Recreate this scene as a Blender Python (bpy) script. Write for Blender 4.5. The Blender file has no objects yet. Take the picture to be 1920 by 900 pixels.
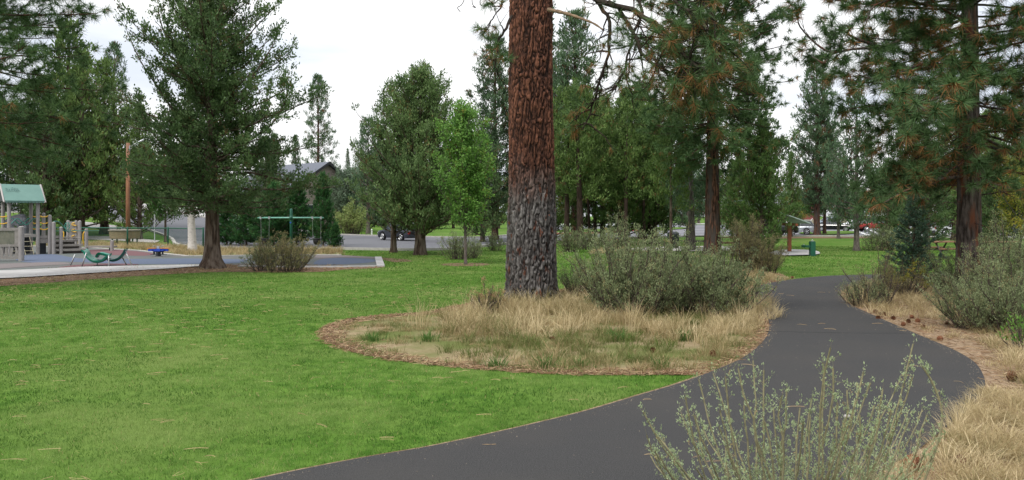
import bpy, bmesh, math
import numpy as np
from mathutils import Vector, Matrix, noise as mnoise
R = math.radians
SC = bpy.context.scene
COL = SC.collection

# ------------------------------------------------------------------ camera
F, CX, CY, HC = 1478.0, 960.0, 405.0, 1.9          # focal length in photo pixels, horizon row, eye height
cam_d = bpy.data.cameras.new('camera'); cam = bpy.data.objects.new('camera', cam_d); COL.objects.link(cam)
cam.location = (0, 0, HC); cam.rotation_euler = (R(90), 0, 0)
cam_d.sensor_width = 36.0; cam_d.lens = F / 1920 * 36.0
cam_d.shift_y = -45.0 / 1920
cam_d.clip_start = 0.1; cam_d.clip_end = 6000
SC.camera = cam
# ------------------------------------------------------------------ light
SUN_EL, SUN_AZ = 52, 215
w = bpy.data.worlds.new('World'); SC.world = w; w.use_nodes = True
nt = w.node_tree; nt.nodes.clear()
def N(t, **k):
    n = nt.nodes.new(t)
    for a, b in k.items(): setattr(n, a, b)
    return n
out = N('ShaderNodeOutputWorld')
sky = N('ShaderNodeTexSky', sky_type='NISHITA', sun_disc=False, sun_elevation=R(SUN_EL), sun_rotation=R(SUN_AZ))
bg_sky = N('ShaderNodeBackground'); bg_sky.inputs[1].default_value = 0.12
nt.links.new(sky.outputs[0], bg_sky.inputs[0])
geo = N('ShaderNodeTexCoord'); sep = N('ShaderNodeSeparateXYZ'); nt.links.new(geo.outputs['Generated'], sep.inputs[0])
mp = N('ShaderNodeMapping'); mp.inputs['Scale'].default_value = (1.3, 1.3, 6.5); nt.links.new(geo.outputs['Generated'], mp.inputs[0])
cn = N('ShaderNodeTexNoise'); cn.inputs['Scale'].default_value = 1.6; cn.inputs['Detail'].default_value = 5; cn.inputs['Roughness'].default_value = .5
nt.links.new(mp.outputs[0], cn.inputs['Vector'])
cr = N('ShaderNodeValToRGB')
cr.color_ramp.elements[0].position = .40; cr.color_ramp.elements[0].color = (.72, .77, .86, 1)
cr.color_ramp.elements[1].position = .53; cr.color_ramp.elements[1].color = (1, 1, 1, 1)
nt.links.new(cn.outputs[0], cr.inputs[0])
mr = N('ShaderNodeMapRange'); mr.inputs[1].default_value = 0; mr.inputs[2].default_value = 1
mr.inputs[3].default_value = 1.05; mr.inputs[4].default_value = 2.15
nt.links.new(sep.outputs[2], mr.inputs[0])
bg_cl = N('ShaderNodeBackground'); nt.links.new(cr.outputs[0], bg_cl.inputs[0]); nt.links.new(mr.outputs[0], bg_cl.inputs[1])
mx = N('ShaderNodeMixShader'); mx.inputs[0].default_value = .93
nt.links.new(bg_sky.outputs[0], mx.inputs[1]); nt.links.new(bg_cl.outputs[0], mx.inputs[2]); nt.links.new(mx.outputs[0], out.inputs[0])
sd = bpy.data.lights.new('sun', 'SUN'); sd.energy = 2.5; sd.angle = R(11); sd.color = (1, .96, .9)
so = bpy.data.objects.new('sun', sd); COL.objects.link(so); so.rotation_euler = (R(90 - SUN_EL), 0, R(180 - SUN_AZ))
SC.view_settings.view_transform = 'Standard'; SC.view_settings.look = 'None'
SC.view_settings.exposure = 0.0; SC.view_settings.gamma = 1; SC.view_settings.use_curve_mapping = False
cy = SC.cycles
cy.max_bounces = 5; cy.diffuse_bounces = 3; cy.glossy_bounces = 2; cy.transmission_bounces = 4; cy.transparent_max_bounces = 6
cy.caustics_reflective = False; cy.caustics_refractive = False
cy.use_denoising = True
try: cy.denoiser = 'OPENIMAGEDENOISE'; cy.denoising_input_passes = 'RGB_ALBEDO_NORMAL'
except Exception: pass

# ------------------------------------------------------------------ helpers
def smst(a, b, x):
    t = np.clip((x - a) / (b - a), 0, 1); return t * t * (3 - 2 * t)
def H(x, y):
    x = np.asarray(x, float); y = np.asarray(y, float)
    t = np.maximum(y - 56, 0); v = .12 * t * t / (t + 7)
    v = 16 * (1 - np.exp(-v / 16))
    return v * smst(15, 38, -x)
def G(px, py, lift=0.0):
    """ground point seen at photo pixel (px,py)"""
    y = np.concatenate([np.arange(1.5, 60, .05), np.arange(60, 700, .25)])
    x = (px - CX) / F * y; z = HC - (py - CY) / F * y
    d = z - H(x, y) - lift
    k = np.argmax(d <= 0)
    if d[k] > 0: k = 0; y = y[-1:]
    if k > 0:
        a = d[k-1] / max(d[k-1] - d[k], 1e-9); yy = y[k-1] + a * (y[k] - y[k-1])
    else: yy = y[0]
    xx = (px - CX) / F * yy
    return (xx, yy, float(H(xx, yy)) + lift)
def P(px, py, d): return np.array([(px - CX) / F * d, d, HC - (py - CY) / F * d])
def AT(px, d):
    x = (px - CX) / F * d; return (x, d, float(H(x, d)))
def Zof(py, d): return HC - (py - CY) / F * d

def tag(o, label=None, cat=None, group=None, kind=None):
    if label: o['label'] = label
    if cat: o['category'] = cat
    if group: o['group'] = group
    if kind: o['kind'] = kind
    return o
def empty(name, loc, label, cat, group=None, rz=0):
    o = bpy.data.objects.new(name, None); COL.objects.link(o); o.location = loc; o.rotation_euler = (0, 0, rz)
    o.empty_display_size = .2
    return tag(o, label, cat, group)
def link(name, me, parent=None):
    o = bpy.data.objects.new(name, me); COL.objects.link(o)
    if parent is not None: o.parent = parent
    return o
def copy_tree(o, parent=None):
    c = o.copy(); COL.objects.link(c)
    if parent is not None: c.parent = parent
    for ch in list(o.children): copy_tree(ch, c)
    return c

class Geo:
    def __init__(s): s.v = []; s.f = []; s.t = []; s.n = 0
    def add(s, v, f, t=None):
        v = np.asarray(v, float).reshape(-1, 3); f = np.asarray(f, int)
        if len(v) == 0: return
        s.v.append(v); s.f.append(f + s.n); s.n += len(v)
        s.t.append(np.full(len(v), .5) if t is None else (np.full(len(v), float(t)) if np.isscalar(t) else np.asarray(t, float)))
    def mesh(s, name, mat, smooth=False):
        me = bpy.data.meshes.new(name)
        V = np.concatenate(s.v); me.vertices.add(len(V)); me.vertices.foreach_set('co', V.ravel())
        tot = sum(f.size for f in s.f); nf = sum(len(f) for f in s.f)
        me.loops.add(tot); me.polygons.add(nf)
        me.loops.foreach_set('vertex_index', np.concatenate([f.ravel() for f in s.f]))
        ks = np.concatenate([np.full(len(f), f.shape[1]) for f in s.f])
        me.polygons.foreach_set('loop_start', np.concatenate([[0], np.cumsum(ks)[:-1]]))
        me.polygons.foreach_set('use_smooth', np.full(nf, smooth))
        a = me.attributes.new('tint', 'FLOAT', 'POINT'); a.data.foreach_set('value', np.concatenate(s.t))
        me.materials.append(mat); me.update(calc_edges=True); me.validate()
        return me
    def obj(s, name, mat, parent=None, smooth=False): return link(name, s.mesh(name, mat, smooth), parent)
    # ---- simple solids
    def box(s, x0, x1, y0, y1, z0, z1, t=None, M=None):
        v = np.array([(x, y, z) for z in (z0, z1) for y in (y0, y1) for x in (x0, x1)], float)
        if M is not None: v = v @ np.array(M)[:3, :3].T + np.array(M)[:3, 3]
        s.add(v, [(0, 2, 3, 1), (4, 5, 7, 6), (0, 1, 5, 4), (2, 6, 7, 3), (0, 4, 6, 2), (1, 3, 7, 5)], t)
    def tube(s, pts, r, n=8, t=None, cap=True):
        pts = np.asarray(pts, float); r = np.full(len(pts), r, float) if np.isscalar(r) else np.asarray(r, float)
        s.tubes(pts[None], r[None], n, t, cap)
    def tubes(s, P_, R_, n=5, t=None, cap=False):
        N_, m, _ = P_.shape
        T = np.empty_like(P_); T[:, 1:-1] = P_[:, 2:] - P_[:, :-2]; T[:, 0] = P_[:, 1] - P_[:, 0]; T[:, -1] = P_[:, -1] - P_[:, -2]
        T /= np.linalg.norm(T, axis=2, keepdims=True) + 1e-9
        A0 = P_[:, -1] - P_[:, 0]; ref = np.where((np.abs(A0[:, 2]) > .9 * np.linalg.norm(A0, axis=1))[:, None], [1., 0, 0], [0, 0, 1.])[:, None, :]
        U = np.cross(T, np.broadcast_to(ref, T.shape)); U /= np.linalg.norm(U, axis=2, keepdims=True) + 1e-9
        W = np.cross(T, U)
        a = np.arange(n) * 2 * math.pi / n
        V = P_[:, :, None, :] + R_[:, :, None, None] * (U[:, :, None, :] * np.cos(a)[None, None, :, None] + W[:, :, None, :] * np.sin(a)[None, None, :, None])
        i = np.arange(m - 1)[:, None] * n; j = np.arange(n)[None]; jn = (j + 1) % n
        q = np.stack([i + j, i + jn, i + jn + n, i + j + n], -1).reshape(-1, 4)
        f = (q[None] + (np.arange(N_) * m * n)[:, None, None]).reshape(-1, 4)
        s.add(V.reshape(-1, 3), f, None if t is None else (t if np.isscalar(t) else np.repeat(t, m * n)))
        if cap and N_ == 1:
            base = s.n - m * n
            s.v.append(np.array([P_[0, 0], P_[0, -1]])); s.t.append(np.full(2, .5 if t is None else float(t))); s.n += 2
            c0, c1 = s.n - 2, s.n - 1
            k = np.arange(n); kn = (k + 1) % n
            s.f.append(np.stack([np.full(n, c0), base + kn, base + k], 1)); e = base + (m - 1) * n
            s.f.append(np.stack([np.full(n, c1), e + k, e + kn], 1))

def norm(v): return v / (np.linalg.norm(v, axis=-1, keepdims=True) + 1e-9)
def smooth_poly(pts, closed=True, sub=5):
    p = np.array(pts, float); n = len(p); o = []
    for i in range(n if closed else n - 1):
        if closed: a, b, c, d = p[(i-1) % n], p[i], p[(i+1) % n], p[(i+2) % n]
        else: a, b, c, d = p[max(i-1, 0)], p[i], p[i+1], p[min(i+2, n-1)]
        for k in range(sub):
            t = k / sub
            o.append(.5 * ((2*b) + (-a+c)*t + (2*a-5*b+4*c-d)*t*t + (-a+3*b-3*c+d)*t**3))
    if not closed: o.append(p[-1])
    return np.array(o)
def inside(poly, x, y):
    poly = np.asarray(poly)[:, :2]; r = np.zeros(len(x), bool); j = len(poly) - 1
    for i in range(len(poly)):
        xi, yi = poly[i]; xj, yj = poly[j]
        c = ((yi > y) != (yj > y)) & (x < (xj - xi) * (y - yi) / (yj - yi + 1e-12) + xi); r ^= c; j = i
    return r
def offset_poly(poly, d):
    p = np.asarray(poly)[:, :2]; a = np.roll(p, 1, 0); b = np.roll(p, -1, 0); t = norm(b - a)
    n = np.stack([t[:, 1], -t[:, 0]], 1)
    area = .5 * np.sum(p[:, 0] * np.roll(p[:, 1], -1) - np.roll(p[:, 0], -1) * p[:, 1])
    return p + n * d * (1 if area > 0 else -1)
GX = np.unique(np.concatenate([np.linspace(-3000, -160, 14), np.arange(-160, 61, 2.0), np.linspace(60, 3000, 20)]))
GY = np.unique(np.concatenate([np.linspace(-400, 40, 8), np.arange(40, 161, 2.0), np.linspace(160, 4000, 24)]))
def patch(name, poly, z, mat, kind='structure', thick=0, label=None, cat=None):
    poly = np.asarray(poly)[:, :2]
    bm = bmesh.new(); vs = [bm.verts.new((x, y, 0)) for x, y in poly]; f = bm.faces.new(vs); bmesh.ops.triangulate(bm, faces=[f])
    hx = (poly[:, 0].min(), poly[:, 0].max()); hy = (poly[:, 1].min(), poly[:, 1].max())
    if hy[1] > 56 and hx[0] < -14:
        for c in GX[(GX > hx[0]) & (GX < min(hx[1], 0))]:
            bmesh.ops.bisect_plane(bm, geom=bm.verts[:] + bm.edges[:] + bm.faces[:], plane_co=(c, 0, 0), plane_no=(1, 0, 0))
        for c in GY[(GY > hy[0]) & (GY < hy[1])]:
            bmesh.ops.bisect_plane(bm, geom=bm.verts[:] + bm.edges[:] + bm.faces[:], plane_co=(0, c, 0), plane_no=(0, 1, 0))
        z += .03
    for v in bm.verts: v.co.z = float(H(v.co.x, v.co.y)) + z
    bmesh.ops.recalc_face_normals(bm, faces=bm.faces)
    if bm.faces and sum(f.normal.z for f in bm.faces) < 0: bmesh.ops.reverse_faces(bm, faces=bm.faces[:])
    if thick:
        r = bmesh.ops.extrude_face_region(bm, geom=bm.faces[:])
        bmesh.ops.translate(bm, verts=[g for g in r['geom'] if isinstance(g, bmesh.types.BMVert)], vec=(0, 0, thick))
        bmesh.ops.recalc_face_normals(bm, faces=bm.faces)
    me = bpy.data.meshes.new(name); bm.to_mesh(me); bm.free(); me.materials.append(mat)
    o = link(name, me); tag(o, label, cat, None, kind); return o
def sweep(name, line, wd, h, mat, z0=0.0):
    """kerb: a rectangular strip swept along a ground polyline"""
    p = np.asarray(line)[:, :2]; t = norm(np.gradient(p, axis=0)); n = np.stack([-t[:, 1], t[:, 0]], 1)
    z = H(p[:, 0], p[:, 1]) + z0
    a = p - n * wd / 2; b = p + n * wd / 2; m = len(p)
    V = np.concatenate([np.c_[a, z - .15], np.c_[a, z + h], np.c_[b, z + h], np.c_[b, z - .15]])
    i = np.arange(m - 1); f = []
    for k in range(3): f.append(np.stack([k*m+i, k*m+i+1, (k+1)*m+i+1, (k+1)*m+i], 1))
    g = Geo(); g.add(V, np.concatenate(f)); g.add(V[[0, m, 2*m, 3*m]], [(0, 1, 2, 3)]); g.add(V[[m-1, 2*m-1, 3*m-1, 4*m-1]], [(3, 2, 1, 0)])
    o = g.obj(name, mat); return tag(o, kind='structure')

# ------------------------------------------------------------------ materials
_m = {}
def newmat(name):
    m = bpy.data.materials.new(name); m.use_nodes = True; t = m.node_tree; t.nodes.clear()
    o = t.nodes.new('ShaderNodeOutputMaterial'); return m, t, o
def c4(c): return (c[0], c[1], c[2], 1)
def pmat(name, c1, c2=None, scale=5, rough=.7, bump=0, metal=0, stretch=(1, 1, 1), detail=6, lo=.35, hi=.65, bscale=None, spec=.3, c3=None, s3=.6, lo3=.45, hi3=.62):
    """principled with two colours mixed by noise, optional third colour by a larger noise, optional bump"""
    if name in _m: return _m[name]
    m, t, o = newmat(name); b = t.nodes.new('ShaderNodeBsdfPrincipled'); t.links.new(b.outputs[0], o.inputs[0])
    b.inputs['Roughness'].default_value = rough; b.inputs['Metallic'].default_value = metal
    b.inputs['Specular IOR Level'].default_value = spec
    tc = t.nodes.new('ShaderNodeTexCoord'); mpn = t.nodes.new('ShaderNodeMapping'); mpn.inputs['Scale'].default_value = stretch
    t.links.new(tc.outputs['Object'], mpn.inputs[0])
    if c2 is None: c2 = tuple(x * .8 for x in c1)
    nz = t.nodes.new('ShaderNodeTexNoise'); nz.inputs['Scale'].default_value = scale; nz.inputs['Detail'].default_value = detail; nz.inputs['Roughness'].default_value = .6
    t.links.new(mpn.outputs[0], nz.inputs['Vector'])
    rp = t.nodes.new('ShaderNodeValToRGB'); rp.color_ramp.elements[0].position = lo; rp.color_ramp.elements[0].color = c4(c1)
    rp.color_ramp.elements[1].position = hi; rp.color_ramp.elements[1].color = c4(c2)
    t.links.new(nz.outputs[0], rp.inputs[0]); col = rp.outputs[0]
    if c3 is not None:
        n3 = t.nodes.new('ShaderNodeTexNoise'); n3.inputs['Scale'].default_value = s3; n3.inputs['Detail'].default_value = 4
        t.links.new(mpn.outputs[0], n3.inputs['Vector']); r3 = t.nodes.new('ShaderNodeMapRange'); r3.inputs[1].default_value = lo3; r3.inputs[2].default_value = hi3
        t.links.new(n3.outputs[0], r3.inputs[0]); mxn = t.nodes.new('ShaderNodeMix'); mxn.data_type = 'RGBA'
        t.links.new(r3.outputs[0], mxn.inputs[0]); t.links.new(col, mxn.inputs[6]); mxn.inputs[7].default_value = c4(c3); col = mxn.outputs[2]
    t.links.new(col, b.inputs['Base Color'])
    if bump:
        bn = t.nodes.new('ShaderNodeBump'); bn.inputs['Strength'].default_value = bump; bn.inputs['Distance'].default_value = .02
        n2 = nz
        if bscale:
            n2 = t.nodes.new('ShaderNodeTexNoise'); n2.inputs['Scale'].default_value = bscale; n2.inputs['Detail'].default_value = 4; t.links.new(mpn.outputs[0], n2.inputs['Vector'])
        t.links.new(n2.outputs[0], bn.inputs['Height']); t.links.new(bn.outputs[0], b.inputs['Normal'])
    _m[name] = m; return m
def leafmat(name, stops, trans=.3, rough=.6):
    """foliage: colour ramp read from each leaf's own tint"""
    if name in _m: return _m[name]
    m, t, o = newmat(name); at = t.nodes.new('ShaderNodeAttribute'); at.attribute_name = 'tint'
    rp = t.nodes.new('ShaderNodeValToRGB'); e = rp.color_ramp.elements
    for i, (p, c) in enumerate(stops):
        k = e[i] if i < 2 else e.new(p)
        k.position = p; k.color = c4(c)
    t.links.new(at.outputs['Fac'], rp.inputs[0])
    b = t.nodes.new('ShaderNodeBsdfPrincipled'); b.inputs['Roughness'].default_value = rough; b.inputs['Specular IOR Level'].default_value = .2
    t.links.new(rp.outputs[0], b.inputs['Base Color'])
    tr = t.nodes.new('ShaderNodeBsdfTranslucent'); t.links.new(rp.outputs[0], tr.inputs[0])
    ms = t.nodes.new('ShaderNodeMixShader'); ms.inputs[0].default_value = trans
    t.links.new(b.outputs[0], ms.inputs[1]); t.links.new(tr.outputs[0], ms.inputs[2]); t.links.new(ms.outputs[0], o.inputs[0])
    _m[name] = m; return m
def flat(name, c, rough=.5, metal=0, spec=.4):
    return pmat(name, c, tuple(x * .88 for x in c), 3, rough, 0, metal, spec=spec)
# ------------------------------------------------------------------ plants
UP = np.array([0, 0, 1.])
RUST = [.62]      # share of needle tufts with rusty old needles: lower means more
def leaves(g, rs, C, D, kind, l, wd, k, cr, tint):
    """k leaf faces round each cluster centre C heading D"""
    n = len(C)
    if n == 0: return
    c = np.repeat(C, k, 0); d = np.repeat(D, k, 0); tt = np.repeat(tint, k); m = len(c)
    rnd = rs.normal(size=(m, 3))
    if kind == 'needle':
        u = norm(rnd) + d * .55; u = norm(u)
        base = c + d * rs.uniform(-.25, .3, (m, 1)) * l
        L = l * rs.uniform(.7, 1.1, (m, 1)); perp = norm(np.cross(u, rs.normal(size=(m, 3)))) * wd / 2
        tip = base + u * L; tip[:, 2] -= .12 * L[:, 0]
        V = np.stack([base + perp, base - perp, tip], 1).reshape(-1, 3)
        back = np.einsum('ij,ij->i', u, norm(d * .8 + UP * .7))
        brown = (back < .08) & (tt > RUST[0])
        t = np.where(brown, rs.uniform(.88, 1, m), np.clip(tt * .55 + rs.uniform(0, .3, m), 0, .8))
        g.add(V, np.arange(m * 3).reshape(-1, 3), np.repeat(t, 3)); return
    if kind == 'scale': u = norm(d * .9 + UP * .35 + rnd * .55)
    elif kind == 'flat': u = norm(d * 1. + rnd * np.array([.6, .6, .25]))
    else: u = norm(d * .4 + rnd * .7 - UP * .15)
    p0 = c + rs.normal(size=(m, 3)) * cr
    L = l * rs.uniform(.6, 1.2, (m, 1)); W = norm(np.cross(u, rs.normal(size=(m, 3)))) * wd * .5 * rs.uniform(.7, 1.2, (m, 1))
    V = np.stack([p0, p0 + u * L * .5 + W, p0 + u * L, p0 + u * L * .5 - W], 1).reshape(-1, 3)
    t = np.clip(tt + rs.normal(size=m) * .1, 0, 1)
    g.add(V, np.arange(m * 4).reshape(-1, 4), np.repeat(t, 4))

def interp_line(P_, s):
    m = len(P_) - 1; a = np.clip(s, 0, .9999) * m; i = a.astype(int); f = (a - i)[:, None]
    return P_[i] * (1 - f) + P_[i + 1] * f, norm(P_[i + 1] - P_[i])

def grow(rs, limbs, wood, leaf, sub_gap=.2, sub_len=.5, s0=.25, spread=1.0, lift=.15, curl=.15, kind='scale', l=.1, wd=.035, k=12,
         cr=.06, cl=.2, brown=0., twig_r=.008, bare=0., base_tint=None, vr=.42):
    for pts, r0 in limbs:
        pts = np.asarray(pts, float); Ll = np.sum(np.linalg.norm(np.diff(pts, axis=0), axis=1)); n = len(pts)
        wood.tubes(pts[None], (r0 * (1 - .8 * np.linspace(0, 1, n)) + .004)[None], 6 if r0 > .03 else 4, .3)
        m = max(2, int(Ll * (1 - s0) / sub_gap))
        s = np.concatenate([rs.uniform(s0, 1, m), [1.]]); m += 1
        b, T = interp_line(pts, s)
        lat = norm(np.cross(T, UP)) * np.where(rs.rand(m) < .5, 1, -1)[:, None]
        v = norm(T * rs.uniform(.3, 1.1, (m, 1)) + lat * spread * rs.uniform(.2, 1.2, (m, 1)) + UP * (lift + rs.normal(size=(m, 1)) * vr)); v[-1] = norm(T[-1] + UP * lift)
        sl = sub_len * (.35 + .75 * np.sin(math.pi * np.clip(1 - (s - s0) / (1 - s0) * .8, 0, 1) * .6)) * rs.uniform(.5, 1.2, m); sl = np.minimum(sl, Ll * .6 + .1)
        tt = np.linspace(0, 1, 4)
        S = b[:, None] + v[:, None] * (sl[:, None] * tt)[:, :, None] + UP * (curl * sl[:, None] * tt ** 2)[:, :, None] + rs.normal(size=(m, 4, 3)) * (sl[:, None] * .04 * tt)[:, :, None]
        wood.tubes(S, twig_r * np.array([1, .8, .55, .3])[None] * np.ones((m, 1)), 3, .3)
        keep = rs.rand(m) >= bare
        S2 = S[keep]; sl2 = sl[keep]; v2 = v[keep]
        if len(S2) == 0: continue
        nc = np.maximum(1, np.round(sl2 / cl).astype(int)); idx = np.repeat(np.arange(len(S2)), nc)
        tc = 1 - rs.rand(len(idx)) * .8; first = np.concatenate([[0], np.cumsum(nc)[:-1]]); tc[first] = 1
        a = np.clip(tc, 0, .999) * 3; i = a.astype(int); f = (a - i)[:, None]
        C = S2[idx, i] * (1 - f) + S2[idx, i + 1] * f
        D = norm(v2[idx] + UP * (lift + curl * .8) + rs.normal(size=(len(idx), 3)) * .3)
        tb = rs.uniform(.1, .8) if base_tint is None else base_tint
        ti = np.clip(tb * .5 + rs.rand(len(idx)) * .5, 0, .84)
        ti = np.where(rs.rand(len(idx)) < brown, .97, ti)
        leaves(leaf, rs, C, D, kind, l, wd, k, cr, ti)

def make_limbs(rs, Ht, prof, n, e_lo, e_hi, curl_lo, curl_hi, r0, axis=None, gap_mid=0, pts=8, wob=.04, zmin=None, jit=.18, whorl=0):
    """limbs up a trunk; prof = [(height, reach)...]"""
    hs = np.array([p[0] for p in prof]); rr = np.array([p[1] for p in prof]); L = []
    z0, z1 = hs[0], hs[-1]
    for i in range(n):
        u = (i + .5) / n; z = z0 + (z1 - z0) * (u + rs.uniform(-.5, .5) / n)
        if whorl: z = z0 + (z1 - z0) * (round(u * whorl) / whorl) + rs.normal() * .05
        z = min(max(z, z0), z1 - .02)
        az = i * 2.39996 + rs.normal() * .5
        reach = np.interp(z, hs, rr) * (1 + rs.uniform(-jit * 1.6, jit))
        e = e_lo + (e_hi - e_lo) * u + rs.normal() * .1; cu = curl_lo + (curl_hi - curl_lo) * u
        s = np.linspace(0, 1, pts); Lh = max(reach, .08)
        dirv = np.array([math.cos(az), math.sin(az), 0])
        zz = math.tan(e) * Lh * s + cu * Lh * s ** 2
        p = dirv[None] * (Lh * s)[:, None] + UP * (z + zz - math.tan(e) * Lh * .35)[:, None]
        p[1:] += np.cumsum(rs.normal(size=(pts - 1, 3)), 0) * wob * Lh / pts * 1.6
        if axis is not None: p[:, :2] += axis(p[0, 2])
        L.append((p, r0 * (Lh / rr.max()) ** .8 * .9))
    return L

def trunk_geo(g, rs, Ht, r0, flare=1.5, sides=12, lean=(0, 0), wob=.03, segs=14, z0=-.15, t=.5, tip=.06):
    z = np.concatenate([[z0], np.linspace(0, 1, segs) ** 1.35 * Ht]); u = np.clip(z / Ht, 0, 1)
    r = r0 * ((1 - u) ** .8 * (1 - tip) + tip) * (1 + (flare - 1) * np.exp(-np.maximum(z, 0) / (r0 * 1.1)))
    x = lean[0] * z + np.cumsum(rs.normal(size=len(z))) * wob * u * .5; y = lean[1] * z + np.cumsum(rs.normal(size=len(z))) * wob * u * .5
    g.tube(np.c_[x, y, z], r, sides, t)
    return lambda zz: np.array([np.interp(zz, z, x), np.interp(zz, z, y)])

BARK_B = pmat('bark_brown', (.028, .02, .015), (.095, .066, .048), 7, .95, 1., stretch=(2.2, 2.2, .5), c3=(.15, .12, .095), s3=3, spec=.1)
BARK_P = pmat('bark_ponderosa', (.02, .013, .01), (.145, .07, .045), 6, .95, 1., stretch=(2.4, 2.4, .45), lo=.42, hi=.62, c3=(.06, .05, .045), s3=2, spec=.1)
BARK_G = pmat('bark_grey', (.06, .05, .045), (.18, .155, .135), 8, .95, 1., stretch=(2.2, 2.2, .5), spec=.1)
BARK_W = pmat('bark_pale', (.55, .52, .48), (.35, .32, .29), 5, .9, .5, stretch=(1, 1, 2), lo=.5, hi=.7, spec=.1)
def ramp(dark, light, brown): return [(0, dark), (.8, light), (.88, brown), (1, tuple(x * .75 for x in brown))]
LM = dict(
 juniper=leafmat('foliage_juniper', ramp((.028, .062, .022), (.145, .225, .085), (.14, .10, .045))),
 olive=leafmat('foliage_olive', ramp((.04, .08, .02), (.165, .25, .07), (.16, .12, .04))),
 blue=leafmat('foliage_bluegreen', ramp((.034, .068, .032), (.14, .225, .115), (.17, .10, .05))),
 pine=leafmat('foliage_pine', [(0, (.022, .055, .02)), (.8, (.12, .205, .07)), (.86, (.22, .11, .045)), (1, (.30, .14, .05))], .15),
 fir=leafmat('foliage_fir', ramp((.012, .055, .018), (.06, .17, .045), (.08, .09, .03))),
 broad=leafmat('foliage_broad', ramp((.065, .16, .03), (.20, .37, .08), (.20, .20, .04)), .4),
 darkbroad=leafmat('foliage_dark_broad', ramp((.025, .07, .02), (.08, .17, .04), (.10, .11, .03)), .3),
 silver=leafmat('foliage_silver', ramp((.07, .115, .07), (.23, .31, .21), (.28, .32, .25)), .3),
 yellow=leafmat('foliage_yellow', ramp((.10, .16, .03), (.36, .34, .06), (.42, .30, .05)), .4),
 sage=leafmat('foliage_sage', ramp((.075, .105, .045), (.29, .34, .17), (.33, .27, .13)), .3),
 sagebrown=leafmat('foliage_sage_brown', ramp((.10, .095, .04), (.28, .26, .125), (.28, .2, .1)), .3),
 spruce=leafmat('foliage_spruce', ramp((.035, .075, .045), (.13, .22, .145), (.13, .12, .07)), .15),
 lime=leafmat('foliage_lime', ramp((.10, .15, .04), (.30, .36, .12), (.36, .28, .14)), .4),
)
BARK_R = pmat('bark_grey_rust', (.03, .024, .021), (.12, .10, .09), 6, .95, 1., stretch=(2.4, 2.4, .45), lo=.4, hi=.62, c3=(.15, .06, .035), s3=2.4, lo3=.52, hi3=.66, spec=.1)
BARK_D = pmat('bark_dark', (.022, .016, .013), (.062, .043, .033), 7, .95, 1., stretch=(2.2, 2.2, .5), spec=.1)
TWIG = pmat('twig_wood', (.05, .04, .032), (.13, .105, .085), 12, .95, .3, spec=.1)

PROTO = {}
def tree_mesh(key, build, leafm, barkm):
    if key not in PROTO:
        w_, l_ = Geo(), Geo(); build(w_, l_)
        PROTO[key] = (w_.mesh(key + '_trunk', barkm, True), l_.mesh(key + '_crown', leafm))
    return PROTO[key]
def place(name, key, loc, label, cat, rz=0, s=1.0, sz=None, group=None):
    tw, cw = PROTO[key]
    e = empty(name, loc, label, cat, group, rz); e.scale = (s, s, sz or s)
    link('trunk', tw, e); link('crown', cw, e); return e

def conifer(key, seed, Ht, prof, n, leafm, barkm, r0=.2, e=(.0, .5), curl=(.1, .3), kind='scale', l=.1, wd=.04, k=12, cr=.07, cl=.22,
            sub_gap=.2, sub_len=.5, brown=.02, flare=1.5, lean=(0, 0), limb_r=.05, s0=.2, lift=.2, gcurl=.2, jit=.18, wob=.04, whorl=0, extra=None, spread=1., bare=0., dead=0):
    def b(wg, lg):
        nonlocal k, l, wd, n
        if l >= .13 and kind != 'needle' and Ht > 2.5: k = int(k * 1.45); l *= 1.2; wd *= 1.05; n = int(n * 1.2)
        rs = np.random.RandomState(seed)
        ax = trunk_geo(wg, rs, Ht, r0, flare, lean=lean)
        limbs = make_limbs(rs, Ht, prof, n, e[0], e[1], curl[0], curl[1], limb_r, ax, jit=jit, wob=wob, whorl=whorl)
        if extra: limbs += extra(rs)
        if dead:
            dl = make_limbs(rs, Ht, [(prof[0][0] * .45, prof[0][1] * .5 + .3), (prof[0][0] + 1.2, prof[0][1] * .6 + .4)], dead, -.1, .1, -.15, 0, limb_r * .5, ax)
            for p, r in dl: wg.tubes(p[None], (r * np.linspace(1, .25, len(p)))[None], 4, .3)
        grow(rs, limbs, wg, lg, sub_gap, sub_len, s0, spread, lift, gcurl, kind, l, wd, k, cr, cl, brown, bare=bare)
        top = np.array([*ax(Ht), Ht]); leaves(lg, rs, top[None] + rs.normal(size=(8, 3)) * .08, np.tile(UP, (8, 1)), kind, l, wd, k, cr, np.full(8, .5))
    return tree_mesh(key, b, leafm, barkm)

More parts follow.
